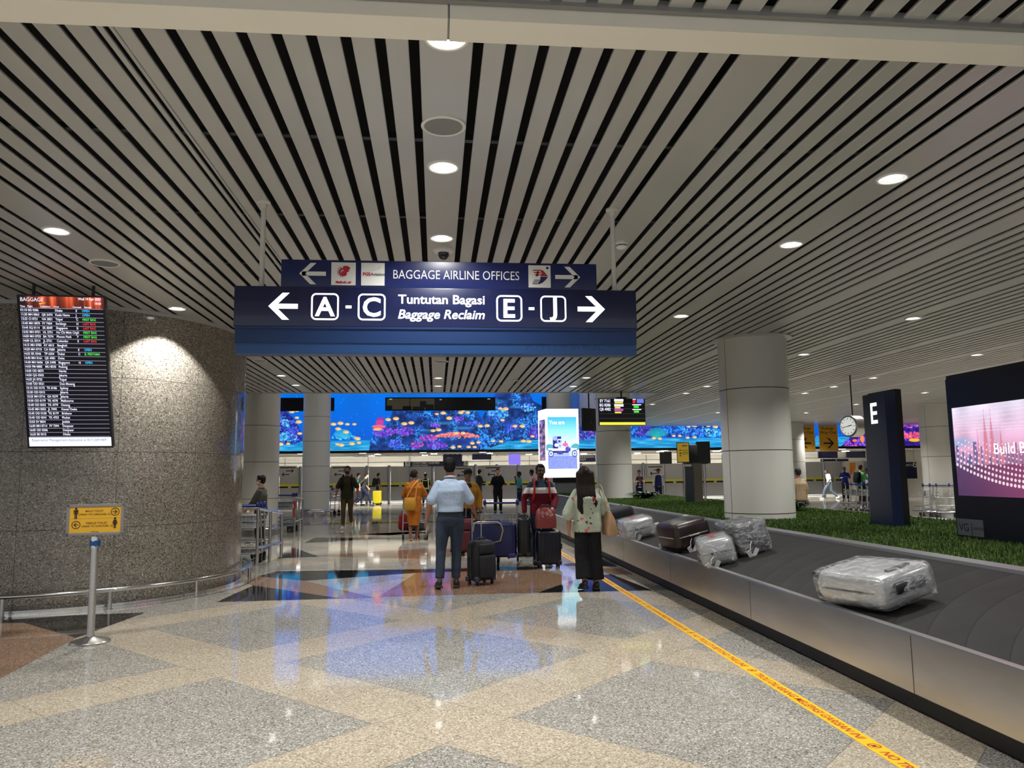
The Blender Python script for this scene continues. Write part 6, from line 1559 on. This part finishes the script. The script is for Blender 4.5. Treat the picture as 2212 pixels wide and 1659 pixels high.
# ------------------------------------------------------------------ baggage trolleys
m_tr = M('trolley_steel', (.60,.60,.60), rough=.24, metal=1); m_trd = M('trolley_dark', (.05,.05,.055), rough=.5); m_blue = M('trolley_blue', rgb(22,34,110), rough=.4)
TR = None
def build_trolley(label, loc, rz, group=None):
    t = thing('baggage_trolley', label, 'trolley', loc, rz, group)
    b = MB()
    for s in (-1, 1):
        b.tube([(s*.30,.03,.10),(s*.29,.02,.5),(s*.275,-.04,.98)], .017, n=8)
        b.tube([(s*.30,.03,.17),(s*.27,.5,.155),(s*.17,.95,.15),(s*.15,1.0,.28)], .016, n=8)
    b.tube([(-.15,1.0,.28),(0,1.01,.30),(.15,1.0,.28)], .014, n=8); b.cyl((-.30,.03,.17),(.30,.03,.17),.014); b.cyl((-.27,.5,.155),(.27,.5,.155),.012); b.cyl((-.28,.0,.62),(.28,.0,.62),.012); b.cyl((-.28,.01,.38),(.28,.01,.38),.010)
    b.build('frame', m_tr, t, smooth=50)
    b = MB()
    for k in range(5): b.b2((-.26+.108*k,.06,.165),(-.19+.108*k,.92,.18))
    b.build('deck', m_trd, t)
    b = MB()
    for z in (.64,.72,.82): b.tube([(-.27,.0,z),(-.27,.24,z),(.27,.24,z),(.27,.0,z)], .009, n=6)
    for k in range(9): x = -.25+.0625*k; b.tube([(x,.0,.64),(x,.24,.64),(x,.24,.82)], .005, n=5)
    b.build('basket', m_tr, t)
    b = MB(); b.cyl((-.27,-.045,1.0),(.27,-.045,1.0),.016,n=10); o = b.build('handle_bar', m_blue, t, smooth=50)
    for s in (-1, 1):
        b = MB(); b.ell((s*.29,-.05,1.01), (.032,.05,.062), n=14, m=8); b.build('grip', m_blue, o, smooth=60)
    b = MB(); b.b2((-.16,.242,.66),(.16,.246,.81)); b.build('advert_plate', M('trolley_plate', rgb(150,152,158), rough=.35), t)
    for x, y in ((-.29,.03),(.29,.03),(0,.93)):
        b = MB(); b.cyl((x-.018,y,.065),(x+.018,y,.065),.065,n=18); b.b2((x-.024,y-.02,.065),(x+.024,y+.02,.16)); b.build('wheel', m_wheel, t, smooth=40)
    return t
TR = build_trolley('trolley carrying a red bag pushed by the monk in orange', (-.50, 18.72, 0), R_(-4))
def trolley(label, x, y, rz, group=None):
    o = dup(TR, (x, y, 0), rz, label)
    if group: o['group'] = group
    return o
# laden trolley beside the walking man
tl = trolley('trolley laden with a navy case and a black case, facing the camera', 1.14, 13.62, PI+R_(-8))
b = MB(); b.tube([(-.10,1.24,.62),(-.06,1.25,.72),(.0,1.25,.745),(.30,1.25,.745),(.36,1.25,.72),(.38,1.25,.60)], .016, n=8); b.tube([(-.10,1.24,.62),(-.06,1.25,.45),(.06,1.24,.42),(.08,1.20,.16)], .014, n=8); b.build('front_hoop', M('hoop_grey', rgb(158,152,142), rough=.35, metal=.5), tl, smooth=60)
c = suitcase('suitcase', 'big navy blue case lying on its side on the laden trolley', .42, .50, .56, M('royal_navy_shell', rgb(18,26,74), rough=.35), ribs=0, wheels=False, straps=None, trim=M('navy_trim', rgb(30,48,120), rough=.4)); stand(c, .93, 12.62, R_(-8), .185); c.scale = (1.75,.85,.98)
c = suitcase('suitcase', 'black case standing at the side of the laden trolley', .20, .46, .62, m_blkshell, ribs=3, wheels=False); stand(c, 1.43, 12.62, R_(-6), .19)
b = thing('backpack', 'red backpack hanging at the side of the monk\'s trolley', 'backpack', (-.80, 19.0, .185)); k = MB(); k.box((0,0,.20), (.20,.26,.40), bev=.07); k.box((-.06,-.02,.14), (.10,.2,.2), bev=.03); k.build('bag_body', cloth('deep_red', rgb(128,28,36)), b, smooth=60)
k = MB(); k.tube([(0,.1,.38),(-.03,.05,.45),(-.03,-.04,.45),(0,-.1,.36)], .012); k.build('carry_loop', m_cl_black, b, smooth=60)
c = suitcase('suitcase', 'small dark case lying flat on the monk\'s trolley', .46, .24, .62, m_dgrey, ribs=4, wheels=False); c.rotation_euler = (PI/2, 0, R_(-4)); c.location = (-.46, 19.55, .30)

# pens with parked trolleys
def pen(name, label, x0, x1, y0, y1, z0, z1, xr):
    t = thing(name, label, 'barrier', (x1, y0, 0)); L = x0-x1
    def rail(p, q, nm):
        b = MB(); b.cyl(p, q, .024, n=12); b.ell(p, .024, n=10, m=6); b.ell(q, .024, n=10, m=6); b.build(nm, m_steel2, t, smooth=50)
    dy, dx = y1-y0, xr-x1
    rail((L,0,z0), (0,0,z0), 'front_rail'); rail((0,0,z0), (dx,dy,z1), 'side_rail'); rail((L,0,.30), (0,0,.30), 'lower_rail'); rail((0,0,.30), (dx,dy,.28), 'lower_rail')
    for px_, py_, zz in ((0,0,z0),(dx*.5,dy*.5,(z0+z1)/2),(dx,dy,z1),(L*.5,0,z0),(L,0,z0)):
        b = MB(); b.cyl((px_,py_,0),(px_,py_,zz),.027,n=12); b.build('post', m_steel, t, smooth=50)
    return t
pen('trolley_pen', 'steel trolley pen nearest the granite wall', -4.7, -3.07, 13.78, 15.0, .965, .82, -2.90)
pen('trolley_pen', 'second steel trolley pen in front of the slim column', -5.6, -3.82, 21.5, 23.2, .95, .86, -3.90)
i = 0
for x, ys, wh in ((-3.42,(14.05,14.32,14.6),'along the open side of the nearest steel pen'),(-4.15,(14.0,14.3),'in the middle of the nearest steel pen'),(-4.80,(14.2,14.5),'against the wall side of the nearest steel pen')):
    for j, yv in enumerate(ys): trolley(f'parked trolley {wh}, {["front","second","last"][j]} of its row', x, yv, R_(0), 'trolleys parked in the nearest pen')
for x, ys, wh in ((-4.22,(21.8,22.1,22.4),'along the open side of the second steel pen'),(-4.95,(21.8,22.15),'against the far side of the second steel pen')):
    for j, yv in enumerate(ys): trolley(f'parked trolley {wh}, {["front","second","last"][j]} of its row', x, yv, R_(0), 'trolleys parked in the second pen')
for j in range(2): trolley(f'parked trolley beside the slim column behind the man in olive, {["nearer","farther"][j]}', D(717,1080,31).x+.05*j, 31.4+1.0*j, R_(80), 'trolleys by the slim column')
k = 0
for px, Yv in ((1846,26.6),(1858,26.2),(1870,25.9),(1882,25.5),(1894,25.1)):
    trolley(f'parked trolley before the man in green, {ORD[k]} from the striding man', D(px,1100,Yv).x, Yv, R_(-10), 'trolleys in front of the man in green'); k += 1
k = 0
for px, Yv in ((1966,24.2),(1980,24.0),(1993,23.8)):
    trolley(f'parked trolley between the E pillar and the white column, {ORD[k]} from the pillar', D(px,1100,Yv).x, Yv-1.2, R_(-10), 'trolleys beside the E pillar'); k += 1
tr = thing('belt_barrier_ribbon', 'red ribbon tied to the second trolley pen', 'ribbon', (-3.98, 21.2, .55)); b = MB(); b.tube([(0,0,.2),(.02,0,.1),(-.01,0,-.05),(.01,0,-.2)], .025, n=8); b.ell((0,0,.2), (.06,.03,.035), n=10, m=6); b.build('ribbon', M('ribbon_red', rgb(196,44,32), rough=.6), tr, smooth=60)
tr.location = (-3.83, 21.46, .62)

# low steel counter block behind the trolleys
q = D(1834,1078,36); cb = thing('steel_counter', 'low brushed steel box on the floor by the man in royal blue', 'counter', (q.x, 34.0, 0)); b = MB(); b.box((-.1,0,.36), (1.25,.5,.60), bev=.01); b.build('body', m_steel, cb, smooth=40); b = MB(); b.box((-.1,.02,.03), (1.15,.42,.06)); b.build('plinth', m_black, cb)
ps = thing('poster_stand', 'poster board with pointed white and orange shape behind the man in royal blue', 'poster', (D(1845,1020,43.4).x, 43.4, 0)); b = MB(); b.b2((-.62,0,.25),(.62,.05,2.05)); b.build('board', M('poster_white', rgb(222,214,206), rough=.4), ps); b = MB(); b.poly([(-.2,-.004,.3),(.35,-.004,.3),(.18,-.004,1.9)]); b.build('white_peak', M('poster_bright', rgb(240,238,236), rough=.4), ps); b = MB(); b.poly([(-.3,-.003,1.1),(.1,-.003,1.6),(.12,-.003,1.95),(-.25,-.003,1.95)]); b.poly([(.3,-.003,.9),(.6,-.003,.8),(.6,-.003,1.5),(.35,-.003,1.4)]); b.build('orange_patch', M('poster_orange', rgb(220,130,40), rough=.4), ps)

# ------------------------------------------------------------------ leafy plants on the turf
m_leaf = M('leaf_dark', rgb(34,54,30), rough=.4, var=.3, vscale=7); m_leaf2 = M('leaf_mid', rgb(58,80,44), rough=.4)
def plant(label, x, y, rad, hh, n):
    t = thing('leafy_plant', label, 'plant', (x, y, .79)); b = MB()
    for i in range(n):
        a = rng.random()*2*PI; L = rad*(.55+.6*rng.random()); el_ = .25+.9*rng.random(); w_ = L*(.10+.06*rng.random())
        r0 = rad*.22*rng.random(); pts = []
        for k in range(5):
            f = k/4; r = r0+L*f*math.cos(el_*(1-f*.55)); z = .02+hh*(.35+.65*rng.random()*0+.3)*math.sin(el_)*f*(1.55-f)
            pts.append((r, z, w_*math.sin(PI*(.08+.92*f))**.7 if f < 1 else .001))
        ca, sa = math.cos(a), math.sin(a); vs = []
        for r, z, w2_ in pts: vs += [(r*ca-w2_*sa, r*sa+w2_*ca, z+w2_*.25), (r*ca, r*sa, z), (r*ca+w2_*sa, r*sa-w2_*ca, z+w2_*.25)]
        b.add(vs, [(3*k+j, 3*k+j+1, 3*k+j+4, 3*k+j+3) for k in range(4) for j in range(2)], int(rng.random() < .35))
    b.build('foliage', [m_leaf, m_leaf2], t, smooth=60)
    k = MB()
    for i in range(5): a = i*1.3; k.tube([(0.02*math.cos(a),.02*math.sin(a),-.01),(.06*math.cos(a),.06*math.sin(a),hh*.5)], .010, n=6)
    k.build('stem', m_leaf, t)
plant('leafy green plant at the foot of the column under the flight monitor', 5.75, 20.9, .48, .46, 80)
plant('dark leafy plant at the foot of the near white column', 6.38, 13.35, .36, .40, 70)
